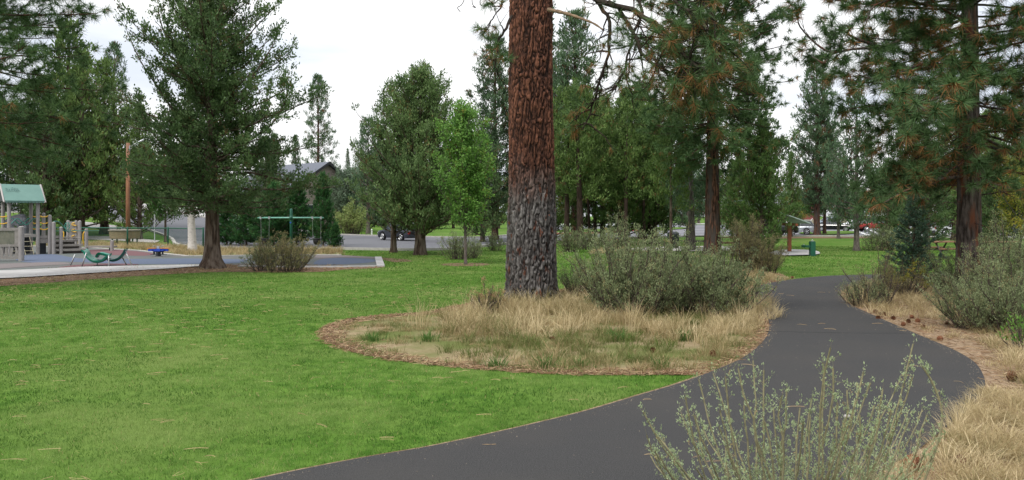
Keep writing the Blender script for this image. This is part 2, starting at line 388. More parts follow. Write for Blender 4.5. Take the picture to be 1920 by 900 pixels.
def shrub(name, key, seed, loc, label, rad, ht, n, leafm, l=.04, wd=.012, k=10, cr=.03, cl=.09, sub_gap=.07, sub_len=.25, e=(.45, 1.25), curl=.25, s0=.16,
          brown=.05, flowers=None, cat='shrub', lift=.35, rz=0, sx=1, group=None, twigm=None, stem_r=.012, kind='scale', aspect=1.0):
    if key not in PROTO:
        rs = np.random.RandomState(seed); wg, lg = Geo(), Geo(); limbs = []
        for i in range(n):
            az = rs.uniform(0, 2 * math.pi); q = rs.rand() ** .6
            bx = np.array([math.cos(az) * rad * .45 * q, math.sin(az) * rad * .45 * q * aspect, -.03])
            az2 = az + rs.normal() * .5; tip = np.array([math.cos(az2) * rad * q * rs.uniform(.75, 1.1), math.sin(az2) * rad * q * aspect * rs.uniform(.75, 1.1),
                 ht * (1.02 - .45 * q ** 2.2) * (rs.uniform(.5, 1.0) if rs.rand() < .85 else rs.uniform(1, 1.22))])
            s = np.linspace(0, 1, 7)[:, None]
            p = bx * (1 - s) + tip * s; p[:, 2] += (np.sin(s * math.pi) * ht * -.06)[:, 0] * q
            p[1:] += np.cumsum(rs.normal(size=(6, 3)), 0) * .026 * ht
            limbs.append((p, stem_r))
        grow(rs, limbs, wg, lg, sub_gap, sub_len, s0, .8, lift, curl, kind, l, wd, k, cr, cl, brown, twig_r=.004)
        ms = [wg.mesh(key + '_stems', twigm or TWIG, True), lg.mesh(key + '_leaves', leafm)]
        if flowers:
            fg = Geo(); tips = np.array([lb[0][-1] for lb in limbs]); tips = tips[rs.rand(len(tips)) < .75]
            c = np.repeat(tips, 3, 0) + rs.normal(size=(len(tips) * 3, 3)) * .06
            leaves(fg, rs, c, np.tile(UP, (len(c), 1)), 'scale', .03, .022, 16, .022, rs.uniform(.3, 1, len(c)))
            ms.append(fg.mesh(key + '_flowers', flowers))
        PROTO[key] = ms
    ms = PROTO[key]; e_ = empty(name, loc, label, cat, group, rz); e_.scale = (sx, sx, 1 if sx == 1 else sx)
    link('stem', ms[0], e_); link('foliage', ms[1], e_)
    if len(ms) > 2: link('flower_heads', ms[2], e_)
    return e_

def blades(g, rs, B, h, wd, bend, t, segs=2, az=None):
    """grass blades rooted at B (n,3)"""
    n = len(B); az = rs.uniform(0, 2 * math.pi, n) if az is None else az
    d = np.stack([np.cos(az), np.sin(az), np.zeros(n)], 1); q = np.stack([-np.sin(az), np.cos(az), np.zeros(n)], 1)
    fz = rs.uniform(0, math.pi, n); q = q * np.cos(fz)[:, None] + d * np.sin(fz)[:, None]
    h = np.broadcast_to(h, (n,)); bend = np.broadcast_to(bend, (n,)); wd = np.broadcast_to(wd, (n,))
    if segs == 1:
        tip = B + d * (h * np.sin(bend))[:, None] + UP * (h * np.cos(bend))[:, None]
        V = np.stack([B - q * (wd / 2)[:, None], B + q * (wd / 2)[:, None], tip], 1).reshape(-1, 3)
        g.add(V, np.arange(n * 3).reshape(-1, 3), np.repeat(t, 3)); return
    s1, s2 = .4, .75
    def pos(s): th = bend * s; return B + d * (h * s * np.sin(th))[:, None] + UP * (h * s * np.cos(th))[:, None]
    m1, m2, tip = pos(s1), pos(s2), pos(1.)
    w_ = (q * (wd / 2)[:, None])
    V = np.stack([B - w_, B + w_, m1 - w_ * .9, m1 + w_ * .9, m2 - w_ * .6, m2 + w_ * .6, tip], 1).reshape(-1, 3)
    base = np.arange(n)[:, None] * 7
    f = np.concatenate([base + np.array([[0, 1, 3, 2]]), base + np.array([[2, 3, 5, 4]])]); g.add(V, f, np.repeat(t, 7))
    g.f.append((base + np.array([[4, 5, 6]])) + g.n - len(V))
def scatter(rs, poly, dens, y0=0, y1=999, xlo=None, xhi=None):
    p = np.asarray(poly)[:, :2]; a, b = p.min(0), p.max(0); a = a.copy(); b = b.copy(); a[1] = max(a[1], y0); b[1] = min(b[1], y1)
    if xlo is not None: a[0] = max(a[0], xlo)
    if xhi is not None: b[0] = min(b[0], xhi)
    if a[1] >= b[1] or a[0] >= b[0]: return np.zeros((0, 2))
    n = int((b - a).prod() * dens); q = rs.uniform(a, b, (n, 2)); return q[inside(p, q[:, 0], q[:, 1])]
def infrust(q, mg=110):
    u = q[:, 0] / q[:, 1] * F + CX; mg = mg + 3400 / q[:, 1]; return q[(u > -mg) & (u < 1920 + mg)]
def noise2(q, s, seed=0):
    """cheap smooth value noise in numpy"""
    x = q[:, 0] * s + seed * 17.3; y = q[:, 1] * s + seed * 7.1; i = np.floor(x).astype(int); j = np.floor(y).astype(int); f = x - i; g_ = y - j
    f = f * f * (3 - 2 * f); g_ = g_ * g_ * (3 - 2 * g_)
    def h(a, b):
        v = np.sin(a * 127.1 + b * 311.7 + seed) * 43758.5453; return v - np.floor(v)
    return (h(i, j) * (1-f) + h(i+1, j) * f) * (1-g_) + (h(i, j+1) * (1-f) + h(i+1, j+1) * f) * g_

# ================================================================== GROUND
GRASS_G = dict(c1=(.055, .135, .014), c2=(.10, .20, .024))
M_LAWN = pmat('lawn_surface', (.042, .105, .012), (.10, .185, .03), 5, .95, .6, c3=(.125, .18, .045), s3=.35, lo3=.45, hi3=.68, bscale=60, spec=.05)
gx, gy = np.meshgrid(GX, GY); gz = H(gx, gy); nx, ny = len(GX), len(GY)
i, j = np.meshgrid(np.arange(nx - 1), np.arange(ny - 1)); a = (j * nx + i).ravel()
g = Geo(); g.add(np.c_[gx.ravel(), gy.ravel(), gz.ravel()], np.stack([a, a + 1, a + nx + 1, a + nx], 1))
tag(g.obj('lawn', M_LAWN, smooth=True), kind='structure')

def GP(pts): return np.array([G(x, y)[:2] for x, y in pts])
path_px = [(1600, 517), (1540, 519.5), (1480, 526), (1440, 533), (1418, 541), (1410, 552), (1424, 572), (1436, 590), (1442, 608), (1440, 628), (1424, 650), (1390, 676), (1330, 702), (1270, 724), (1200, 745),
           (1100, 775), (1000, 800), (900, 823), (800, 844), (700, 861), (600, 880), (500, 901), (380, 930), (150, 1000), (-300, 1200), (-200, 1900), (1300, 2100), (1480, 1500), (1500, 1200),
           (1560, 1000), (1640, 900), (1711, 857), (1775, 806), (1825, 764), (1846, 730), (1843, 706), (1826, 682), (1790, 660), (1740, 638), (1700, 621), (1650, 599), (1610, 581), (1585, 568), (1577, 556), (1582, 546), (1600, 538), (1640, 532), (1700, 527), (1800, 523), (1950, 520), (2100, 517), (2100, 511), (1950, 513), (1800, 514), (1700, 515)]
POLY_PATH = smooth_poly(GP(path_px), True, 4)
M_ASPH = pmat('asphalt_path', (.022, .022, .0225), (.082, .080, .079), 110, .9, .8, detail=2, lo=.3, hi=.72, c3=(.062, .058, .054), s3=.7, lo3=.45, hi3=.8, bscale=140, spec=.25)
M_SOIL = pmat('dry_soil', (.17, .115, .07), (.33, .245, .165), 14, .95, .8, c3=(.13, .09, .05), s3=1.6, lo3=.5, hi3=.7, bscale=40, spec=.05)
M_ISL = pmat('island_soil', (.22, .165, .095), (.30, .24, .145), 11, .95, .8, c3=(.12, .14, .045), s3=.8, lo3=.42, hi3=.6, bscale=40, spec=.05)
M_MULCH = pmat('bark_mulch', (.10, .06, .04), (.26, .18, .12), 30, .95, .9, bscale=60, spec=.05)
patch('path_edge_soil', offset_poly(POLY_PATH, .07), .012, M_SOIL)
patch('path', POLY_PATH, .028, M_ASPH)

isl_px = [(1424, 655), (1385, 683), (1330, 702), (1250, 703), (1150, 703), (1050, 702), (960, 697), (880, 691), (800, 683), (730, 674), (670, 662), (630, 648), (609, 634), (610, 620), (632, 608), (680, 598), (740, 592), (800, 588),
          (870, 574), (940, 561), (1000, 556), (1060, 545), (1120, 532), (1200, 520), (1300, 511), (1380, 508), (1450, 514), (1465, 523), (1440, 536), (1422, 544), (1426, 572), (1440, 590), (1448, 608), (1445, 630)]
POLY_ISL = smooth_poly(GP(isl_px), True, 4)
patch('island_bed', POLY_ISL, .004, M_ISL)
bed_px = [(1700, 857), (1775, 806), (1825, 764), (1846, 730), (1843, 706), (1826, 682), (1790, 660), (1740, 638), (1700, 621), (1650, 599), (1610, 581), (1585, 568), (1577, 556), (1582, 546), (1600, 538), (1640, 532), (1700, 527), (1800, 523), (1950, 520), (2300, 515),
          (2500, 600), (2600, 760), (3000, 1100), (3000, 2400), (1450, 2400), (1490, 1200), (1560, 1000), (1640, 900)]
POLY_BED = smooth_poly(GP(bed_px), True, 4)
patch('verge_bed', POLY_BED, .008, M_SOIL)
bed2_px = [(1420, 540), (1470, 527), (1490, 522), (1460, 518), (1400, 512), (1380, 530)]
mul_px = [(-400, 560), (-200, 552), (0, 537), (120, 528), (240, 519), (340, 513), (420, 510), (500, 511), (600, 510), (640, 506), (700, 503), (715, 500), (600, 497), (450, 496), (380, 498), (300, 500), (150, 510), (0, 522), (-300, 545)]
POLY_MUL = smooth_poly(GP(mul_px), True, 3)
patch('mulch_strip', POLY_MUL, .006, M_MULCH)
mul2 = GP([(640, 478), (700, 482), (760, 486), (775, 490), (740, 492), (712, 486), (640, 483)])
patch('soil_patch', mul2, .006, M_MULCH)

# playground rubber surface and its coloured zones
M_RUB_G = pmat('rubber_grey_green', (.085, .10, .095), (.14, .155, .145), 60, .9, .3, c3=(.135, .13, .125), s3=.5, spec=.1)
M_RUB_B = pmat('rubber_blue', (.085, .105, .155), (.12, .145, .20), 90, .9, .3, spec=.1)
M_RUB_R = pmat('rubber_maroon', (.13, .07, .075), (.18, .10, .105), 90, .9, .3, spec=.1)
M_RUB_N = pmat('rubber_brown_grey', (.15, .13, .13), (.20, .175, .17), 90, .9, .3, spec=.1)
M_CONC = pmat('concrete', (.40, .39, .38), (.30, .29, .28), 6, .85, .3, c3=(.45, .44, .43), s3=.7, spec=.2)
M_CONC2 = pmat('concrete_worn', (.34, .32, .30), (.45, .43, .40), 6, .9, .3, spec=.15)
surf_px = [(-500, 545), (-200, 526), (0, 508), (150, 500), (300, 497), (400, 496), (520, 499), (640, 500), (700, 500), (711, 498), (706, 482), (640, 479), (520, 477), (400, 479), (350, 479), (300, 474), (260, 469), (150, 463), (0, 459), (-300, 457)]
patch('playground_surface', GP(surf_px), .010, M_RUB_G)
patch('playground_blue_zone', GP(smooth_poly([(40, 480), (100, 477), (150, 485), (250, 486), (340, 485), (420, 486), (470, 488), (440, 494), (330, 496), (220, 495), (120, 491), (60, 493), (30, 488)], True, 3)), .014, M_RUB_B)
patch('playground_blue_zone', GP(smooth_poly([(600, 487), (640, 484), (690, 486), (706, 489), (690, 493), (640, 496), (590, 496)], True, 3)), .014, M_RUB_B)
patch('playground_maroon_zone', GP(smooth_poly([(160, 470), (200, 468), (240, 470), (290, 476), (270, 480), (220, 479), (170, 477)], True, 3)), .014, M_RUB_R)
patch('playground_maroon_zone', GP(smooth_poly([(110, 502), (160, 496), (230, 495), (260, 497), (200, 501), (140, 504)], True, 3)), .018, M_RUB_R)
patch('playground_brown_zone', GP(smooth_poly([(-60, 500), (40, 494), (110, 492), (130, 496), (60, 500), (-40, 507)], True, 3)), .018, M_RUB_N)
patch('playground_brown_zone', GP(smooth_poly([(590, 480), (650, 480), (704, 483), (700, 485), (640, 483), (600, 485)], True, 3)), .018, M_RUB_N)
walk = GP([(-500, 572), (-200, 545), (0, 524), (60, 521), (150, 515), (240, 509.5), (320, 505), (390, 499.5), (388, 497.5), (300, 498.5), (150, 502), (60, 506.5), (0, 509), (-200, 527), (-500, 548)])
patch('playground_kerb_walk', walk, .04, M_CONC, thick=.0)
sweep('playground_kerb', GP([(450, 500), (520, 501.5), (640, 501.5), (714, 500), (709, 483)]), .3, .05, M_CONC)
# lawn litter line and back edging of playground
sweep('playground_kerb', GP([(-100, 456), (0, 460), (150, 464), (260, 470), (300, 475), (350, 480.5), (400, 480.5), (520, 478), (640, 478.5)]), .2, .04, M_CONC2)
verge = GP([(150, 462), (260, 468), (300, 473), (350, 479), (420, 479), (640, 477), (640, 470), (430, 468), (330, 463), (200, 457), (100, 457), (60, 460)])
patch('dry_verge', verge, .006, pmat('verge_soil', (.26, .21, .13), (.36, .30, .19), 8, .95, .6, c3=(.16, .19, .06), s3=.5, spec=.05))

# streets
M_ROAD = pmat('street_asphalt', (.11, .112, .125), (.145, .147, .158), 30, .9, .2, c3=(.10, .10, .112), s3=.12, spec=.2)
near_px = [(-400, 392), (-100, 396), (60, 400), (150, 405), (200, 413), (240, 421), (290, 436), (322, 449), (334, 461), (400, 466), (520, 468), (640, 468.5), (800, 470), (900, 464), (980, 456), (1060, 452)]
far_px = [(-400, 362), (-100, 366), (60, 370), (150, 375), (200, 380), (240, 386), (300, 397), (380, 408), (460, 424), (560, 436), (640, 441), (780, 445), (900, 446), (980, 440), (1060, 438)]
NEAR = smooth_poly(GP(near_px), False, 4); FAR = smooth_poly(GP(far_px), False, 4)
patch('street', np.concatenate([NEAR, FAR[::-1]]), .008, M_ROAD)
sweep('street_kerb', NEAR, .2, .12, M_CONC2, .02); sweep('street_kerb', FAR, .2, .12, M_CONC2, .02)
FP_ = FAR[:45]
fn = np.concatenate([FP_ + norm(np.c_[-np.gradient(FP_[:, 1]), np.gradient(FP_[:, 0])]) * s_ for s_ in (.3,)])
fn2 = FP_ + norm(np.c_[-np.gradient(FP_[:, 1]), np.gradient(FP_[:, 0])]) * 2.4
patch('pavement', np.concatenate([fn, fn2[::-1]]), .012, M_CONC)
# driveway / pale slabs across the street and inner footpath
patch('driveway', GP([(310, 396), (378, 406), (420, 404), (360, 390), (330, 388)]), .03, M_CONC)
patch('pavement', GP([(150, 416), (180, 419), (230, 426), (255, 437), (240, 441), (200, 432), (150, 424)]), .03, M_CONC2)
patch('pavement', GP([(60, 442), (150, 443), (232, 444), (300, 452), (290, 456), (225, 452), (150, 449), (60, 448)]), .012, M_CONC2)
patch('pavement', GP([(770, 455), (830, 452), (905, 451), (900, 456), (830, 460), (790, 462)]), .02, M_CONC)
# parking area on the right
M_LOT = pmat('parking_asphalt', (.15, .15, .165), (.20, .20, .215), 12, .9, .2, c3=(.13, .13, .145), s3=.1, spec=.2)
lot = GP([(960, 455), (1060, 452), (1200, 446), (1330, 443), (1460, 443), (1600, 443), (1760, 445), (1950, 447), (2300, 450), (2300, 423), (1950, 422), (1500, 421), (1200, 421), (960, 423)])
patch('parking_lot', lot, .008, M_LOT)
sweep('parking_kerb', smooth_poly(GP([(1060, 452), (1200, 446.5), (1330, 443.5), (1460, 443.5), (1600, 443.5), (1760, 445.5), (1950, 447.5)]), False, 3), .25, .12, M_CONC2, .01)
M_REDK = flat('red_kerb_paint', (.50, .13, .10), .7)
patch('grass_island', GP(smooth_poly([(1000, 434), (1100, 431), (1210, 427), (1300, 428), (1240, 432), (1175, 434), (1100, 438), (1010, 440)], True, 3)), .1, M_LAWN)
sweep('red_kerb', smooth_poly(GP([(1000, 441), (1060, 440), (1120, 438), (1175, 434.5), (1215, 433)]), False, 3), .3, .2, M_REDK)
patch('grass_island', GP(smooth_poly([(1500, 437), (1560, 434.5), (1600, 435), (1610, 438), (1560, 441), (1510, 440)], True, 3)), .1, M_LAWN)
patch('soil_verge', GP([(1420, 445), (1500, 444), (1560, 443.8), (1640, 444), (1640, 447), (1540, 447), (1420, 447.5)]), .014, M_MULCH)
M_PAINT = flat('road_paint', (.62, .62, .60), .7)
for px in (1625, 1655, 1685, 1720, 1755): patch('parking_line', GP([(px, 441.5), (px + 9, 441.5), (px - 24, 431), (px - 28, 431)]), .014, M_PAINT)
patch('pavement', GP([(960, 421.5), (1500, 419.5), (1950, 420), (2200, 420.5), (2200, 419), (1950, 418.5), (1500, 418), (960, 420)]), .014, M_CONC)
patch('concrete_pad', GP(smooth_poly([(1440, 476), (1466, 470), (1500, 469.5), (1525, 471), (1536, 474), (1534, 478), (1500, 480), (1462, 480)], True, 3)), .05, M_CONC)
patch('picnic_pad', GP([(1150, 470), (1210, 464), (1340, 462), (1420, 464), (1420, 471), (1300, 472)]), .04, M_CONC2)
# ================================================================== MAIN PONDEROSA
MP = G(996, 563); MX, MY = MP[0], MP[1]; mpp = MY / F      # metres per photo pixel at the trunk
def pnoise(U, V, nU, sd=0):
    iu = np.floor(U).astype(int); iv = np.floor(V).astype(int); f = U - iu; g_ = V - iv; f = f*f*(3-2*f); g_ = g_*g_*(3-2*g_)
    def h(a, b):
        v = np.sin(np.mod(a, nU) * 127.1 + b * 311.7 + sd * 13.7) * 43758.5453; return v - np.floor(v)
    return (h(iu, iv)*(1-f) + h(iu+1, iv)*f)*(1-g_) + (h(iu, iv+1)*(1-f) + h(iu+1, iv+1)*f)*g_
def bark_noise(th, z, r):
    """plated bark: long jittered plates broken by ragged fissures; returns (height 0..1, plate id)"""
    a = th / (2 * math.pi)
    w1 = pnoise(a * 24, z * 3.2, 24, 1) - .5; w2 = pnoise(a * 60, z * 9, 60, 2) - .5; w3 = pnoise(a * 14, z * 1.5, 14, 3) - .5
    nU = 31; U = a * nU + 1.3 * w1 + 1.0 * w2 + .6 * w3; V = z / .62 + 1.6 * w1 + 1.1 * w2
    iu = np.floor(U).astype(int); iv = np.floor(V).astype(int)
    F1 = np.full(U.shape, 9.); F2 = F1.copy(); idn = np.zeros(U.shape)
    for p in (-1, 0, 1):
        for q in (-1, 0, 1):
            ca = iu + p; cb = iv + q; cw = np.mod(ca, nU)
            h1 = np.sin(cw * 127.1 + cb * 311.7) * 43758.5453; h1 -= np.floor(h1)
            h2 = np.sin(cw * 269.5 + cb * 183.3) * 43758.5453; h2 -= np.floor(h2)
            d = np.hypot(ca + h1 - U, cb + h2 - V)
            n1 = d < F1; F2 = np.where(n1, F1, np.minimum(F2, d)); idn = np.where(n1, h1 * .6 + h2 * .4, idn); F1 = np.where(n1, d, F1)
    ck = np.clip((F2 - F1) / .38, 0, 1)
    fis = np.clip(np.abs(pnoise(a * 44 + w2, z * 3.4 + w1, 44, 5) - .5) * 5, 0, 1); fis2 = np.clip(np.abs(pnoise(a * 90 + w2, z * 8, 90, 6) - .5) * 4, 0, 1)
    fine = pnoise(a * 150, z * 22, 150, 7)
    h = np.minimum(ck ** .8, .42 + .58 * fis) * (.72 + .28 * fis2) * (.78 + .3 * fine)
    return np.clip(h * 1.1, 0, 1), idn
def main_trunk(g):
    HT = 23.0; zs = np.concatenate([np.arange(-.2, 8.2, .022), np.linspace(8.4, HT, 90)]); nth = 260
    th = np.arange(nth) / nth * 2 * math.pi
    T, Z = np.meshgrid(th, zs)
    zk = [-.2, 0, .3, 1, 2.4, 4, 6.5, 12, 18, HT]; rk = np.array([100, 97, 95, 92, 86, 81, 80, 62, 38, 6]) * mpp / 2
    r = np.interp(Z, zk, rk)
    ck, idn = bark_noise(T, Z, .52)
    fine = np.sin(T * 61 + Z * 7) * np.sin(Z * 47 + T * 13)
    root = np.exp(-np.maximum(Z, 0) / .35) * (.05 * np.sin(T * 5 + 1) + .03 * np.sin(T * 9))
    big = .012 * np.sin(T * 3 + Z * .8) + .01 * np.sin(T * 7 - Z * 1.7)
    rr = r + root + big + .05 * (ck - .6) + .014 * (idn - .5)
    V = np.stack([rr * np.cos(T), rr * np.sin(T), Z], -1).reshape(-1, 3)
    m = len(zs); i = np.arange(m - 1)[:, None] * nth; j = np.arange(nth)[None]; jn = (j + 1) % nth
    g.add(V, np.stack([i + j, i + jn, i + jn + nth, i + j + nth], -1).reshape(-1, 4), (ck * (.72 + .45 * idn)).ravel())
def main_bark():
    m, t, o = newmat('main_pine_bark'); b = t.nodes.new('ShaderNodeBsdfPrincipled'); t.links.new(b.outputs[0], o.inputs[0])
    b.inputs['Roughness'].default_value = .92; b.inputs['Specular IOR Level'].default_value = .15
    def n(k, **kw):
        x = t.nodes.new(k)
        for a, v in kw.items(): setattr(x, a, v)
        return x
    at = n('ShaderNodeAttribute', attribute_name='tint'); tc = n('ShaderNodeTexCoord'); sp = n('ShaderNodeSeparateXYZ'); t.links.new(tc.outputs['Object'], sp.inputs[0])
    def noise(scale, det=5, st=(1, 1, 1)):
        mpn = n('ShaderNodeMapping'); mpn.inputs['Scale'].default_value = st; t.links.new(tc.outputs['Object'], mpn.inputs[0])
        z = n('ShaderNodeTexNoise'); z.inputs['Scale'].default_value = scale; z.inputs['Detail'].default_value = det; t.links.new(mpn.outputs[0], z.inputs['Vector']); return z.outputs[0]
    def ramp_(src, st):
        r_ = n('ShaderNodeValToRGB'); e = r_.color_ramp.elements
        for i, (p, c) in enumerate(st):
            k = e[i] if i < 2 else e.new(p)
            k.position = p; k.color = c4(c)
        t.links.new(src, r_.inputs[0]); return r_.outputs[0]
    up = ramp_(at.outputs['Fac'], [(0, (.012, .008, .007)), (.25, (.042, .022, .017)), (.55, (.12, .052, .035)), (1, (.25, .105, .065))])
    lo = ramp_(at.outputs['Fac'], [(0, (.012, .011, .011)), (.25, (.05, .045, .043)), (.6, (.115, .105, .10)), (1, (.20, .188, .18))])
    nz = noise(4, 5, (1, 1, .35))
    def mixc(f, a_, b_):
        q = n('ShaderNodeMix', data_type='RGBA'); 
        if hasattr(f, 'is_output') or not isinstance(f, (int, float)): t.links.new(f, q.inputs[0])
        else: q.inputs[0].default_value = f
        for s_, v in ((6, a_), (7, b_)):
            if isinstance(v, tuple): q.inputs[s_].default_value = c4(v)
            else: t.links.new(v, q.inputs[s_])
        return q.outputs[2]
    # orange flakes in the grey lower bark
    fl = n('ShaderNodeMapRange'); fl.inputs[1].default_value = .60; fl.inputs[2].default_value = .66; t.links.new(noise(9, 3, (1, 1, .4)), fl.inputs[0])
    lo2 = mixc(fl.outputs[0], lo, up)
    # boundary height with ragged edge
    mth = n('ShaderNodeMath', operation='MULTIPLY_ADD'); t.links.new(nz, mth.inputs[0]); mth.inputs[1].default_value = 1.7; t.links.new(sp.outputs[2], mth.inputs[2])
    mr_ = n('ShaderNodeMapRange'); mr_.inputs[1].default_value = 2.95; mr_.inputs[2].default_value = 3.95; t.links.new(mth.outputs[0], mr_.inputs[0])
    col = mixc(mr_.outputs[0], lo2, up)
    dk = n('ShaderNodeMapRange'); dk.inputs[1].default_value = .35; dk.inputs[2].default_value = .7; dk.inputs[3].default_value = .45; dk.inputs[4].default_value = 1.15; t.links.new(noise(26, 4, (1, 1, .5)), dk.inputs[0])
    hs = n('ShaderNodeVectorMath', operation='SCALE'); t.links.new(col, hs.inputs[0]); t.links.new(dk.outputs[0], hs.inputs['Scale'])
    t.links.new(hs.outputs[0], b.inputs['Base Color'])
    bp = n('ShaderNodeBump'); bp.inputs['Strength'].default_value = .9; bp.inputs['Distance'].default_value = .015; t.links.new(noise(40, 4, (1, 1, .5)), bp.inputs['Height']); t.links.new(bp.outputs[0], b.inputs['Normal'])
    return m
MB_ = main_bark()
main = empty('ponderosa_pine', (MX, MY, 0), 'huge pine with orange bark turning grey below, rising from the dry grass island', 'tree')
g = Geo(); main_trunk(g); g.obj('trunk', MB_, main, True)
def L_(x, y, d): return P(x, y, d) - np.array([MX, MY, 0])
rs = np.random.RandomState(5)
def finepts(pts, n=14, wob=.02):
    p = smooth_poly(pts, False, 6); s = np.linspace(0, len(p) - 1, n).astype(int); q = p[s].copy(); q[1:-1] += rs.normal(size=(n - 2, 3)) * wob; return q
limbsM = {
 'A': [(1030, -150, 17), (1075, -45, 16.4), (1111, -4, 15.8), (1152, 7, 15.3), (1205, 28, 14.8), (1234, 46, 14.4), (1252, 78, 14.1), (1280, 102, 13.8), (1310, 128, 13.5)],
 'B': [(1140, 3, 15.4), (1158, 14, 15.3), (1170, 36, 15.2), (1191, 68, 15), (1209, 110, 14.8), (1234, 124, 14.6), (1258, 132, 14.4), (1290, 160, 14.2)],
 'C': [(1108, -8, 15.9), (1134, 21, 15.6), (1143, 43, 15.5), (1141, 71, 15.4), (1138, 114, 15.3), (1120, 167, 15.2), (1111, 206, 15.2), (1092, 242, 15.1)],
 'D': [(1120, -90, 16.2), (1198, -10, 15.7), (1191, 53, 15.4), (1181, 89, 15.2), (1166, 142, 15.1), (1149, 168, 15)],
 'E': [(1060, -120, 16.4), (1200, -70, 15), (1290, -20, 14.2), (1340, 40, 13.8), (1370, 95, 13.6)],
 'G': [(1080, -110, 16.2), (1180, -60, 15), (1255, -10, 14.2), (1300, 35, 13.9), (1325, 80, 13.7)],
 'L': [(960, 30, 16.9), (950, 52, 16.5), (939, 68, 16.3), (931, 100, 16.2), (931, 120, 16.1), (932, 140, 16.1)],
 'M': [(955, -60, 16.8), (945, -10, 16.2), (938, 12, 16), (926, 30, 15.9), (920, 38, 15.9)],
}
wg, lg = Geo(), Geo(); r0s = dict(A=.075, B=.05, C=.045, D=.04, E=.05, G=.045, L=.035, M=.025)
FL = {k: finepts([L_(*p) for p in v]) for k, v in limbsM.items()}
for k in 'ABCDLMEG':
    p = FL[k]; wg.tubes(p[None], (r0s[k] * np.linspace(1, .3, len(p)))[None], 7, .3)
def subs(k, n, s0, ln, bias, seed):
    r_ = np.random.RandomState(seed); p = FL[k]; o = []
    for s in np.linspace(s0, .97, n):
        b, T = interp_line(p, np.array([s])); v = norm(T[0] * .5 + r_.normal(size=3) * np.array([.8, .5, .5]) + np.array(bias)); l_ = ln * r_.uniform(.5, 1.1)
        q = b[0] + v * (l_ * np.linspace(0, 1, 7))[:, None]; q[1:] += np.cumsum(r_.normal(size=(6, 3)), 0) * .035 * l_ ; q[:, 2] += -.1 * l_ * np.linspace(0, 1, 7) ** 2
        o.append((q, .014))
    return o
bareL = subs('A', 12, .3, .8, (0, 0, -.4), 1) + subs('B', 14, .15, .7, (0, 0, -.3), 2) + subs('C', 18, .15, .6, (0, 0, -.2), 3) + subs('D', 13, .2, .6, (-.2, 0, -.3), 4) + subs('L', 4, .3, .4, (-.5, 0, 0), 5)
grow(rs, bareL, wg, lg, .22, .28, .2, 1.1, 0, .2, 'needle', .17, .005, 55, .02, 1, bare=.86, base_tint=.8)
tuftL = subs('A', 16, .62, .8, (.3, 0, -.1), 11) + subs('B', 10, .6, .7, (.3, 0, 0), 12) + subs('E', 14, .55, .8, (.1, 0, 0), 13) + subs('G', 12, .55, .8, (.1, 0, -.2), 14) + subs('M', 4, .3, .3, (-.3, 0, .2), 15) + subs('D', 4, .7, .4, (-.2, 0, -.2), 16) + subs('C', 4, .5, .4, (-.3, 0, 0), 17) + subs('L', 2, .5, .3, (-.6, 0, .2), 19)
for px, py, d in [(1250, 70, 14), (1300, 70, 13.7), (1275, 100, 14), (1340, 95, 13.5), (1295, 150, 13.8), (1240, 140, 14.3), (1330, 60, 13.8), (1365, 130, 13.4), (1395, 152, 13.4), (1350, 190, 13.7),
                  (1310, 210, 13.9), (1340, 232, 13.8), (1290, 190, 14), (1385, 70, 13.7), (1285, 60, 14.2), (1320, 180, 13.6), (1400, 175, 13.7), (1270, 165, 14.2)]:
    q = L_(px, py, d); src = interp_line(FL['A'], np.array([.93]))[0][0] if py > 75 else interp_line(FL['G'], np.array([.85]))[0][0]
    mid = (q + src) / 2 + rs.normal(size=3) * .1; tuftL.append((smooth_poly([src, mid, q], False, 4), .016))
grow(rs, tuftL, wg, lg, .24, .3, .45, .9, .1, .3, 'needle', .25, .0088, 72, .02, 1, base_tint=.8)
def crownM():
    r_ = np.random.RandomState(8); return make_limbs(r_, 23, [(10, 3.5), (13, 4.5), (18, 3.5), (22.5, 1)], 60, -.1, .5, .1, .3, .09)
grow(rs, crownM(), wg, lg, .45, .6, .35, .9, .2, .3, 'needle', .24, .02, 30, .02, .6)
# dead broken limb stub
dl = [L_(*p) for p in [(1028, 18, 17), (1048, 22, 16.6), (1067, 27, 16.3), (1085, 33, 16.1), (1099, 38, 15.9), (1115, 45, 15.8), (1131, 56, 15.7)]]
g2 = Geo(); g2.tube(smooth_poly(dl, False, 4), np.linspace(.042, .016, 25) * (1 + .18 * np.sin(np.arange(25) * 1.9)), 8)
g2.obj('dead_branch', pmat('dead_wood', (.13, .085, .055), (.26, .18, .115), 9, .9, .5, stretch=(1, 1, 1)), main, True)
wg.obj('branches', pmat('dark_twig', (.018, .014, .012), (.05, .038, .03), 12, .95, .4, spec=.1), main, True)
lg.obj('crown', LM['pine'], main)
# bare twigs at the top left of the trunk
for pts in [[(900, -60), (885, 0), (892, 14), (886, 12)], [(885, -40), (868, 5), (858, 14), (863, 22)], [(905, -30), (900, 5), (907, 12)]]:
    tw = Geo(); tw.tube(smooth_poly([L_(x, y, 16) for x, y in pts], False, 4), .008, 4); tw.obj('dead_twig', _m['dark_twig'], main, True)
tw = Geo(); tw.tube([L_(952, -90, 17), L_(920, -75, 16.5), L_(895, -50, 16), L_(885, -40, 16)], .02, 5); tw.obj('dead_twig', _m['dark_twig'], main, True)
tw = Geo(); tw.tube([L_(930, 112, 16.1), L_(915, 112, 16), L_(908, 122, 16), L_(905, 138, 16)], .007, 4)
tw.obj('dead_twig', _m['dark_twig'], main, True)

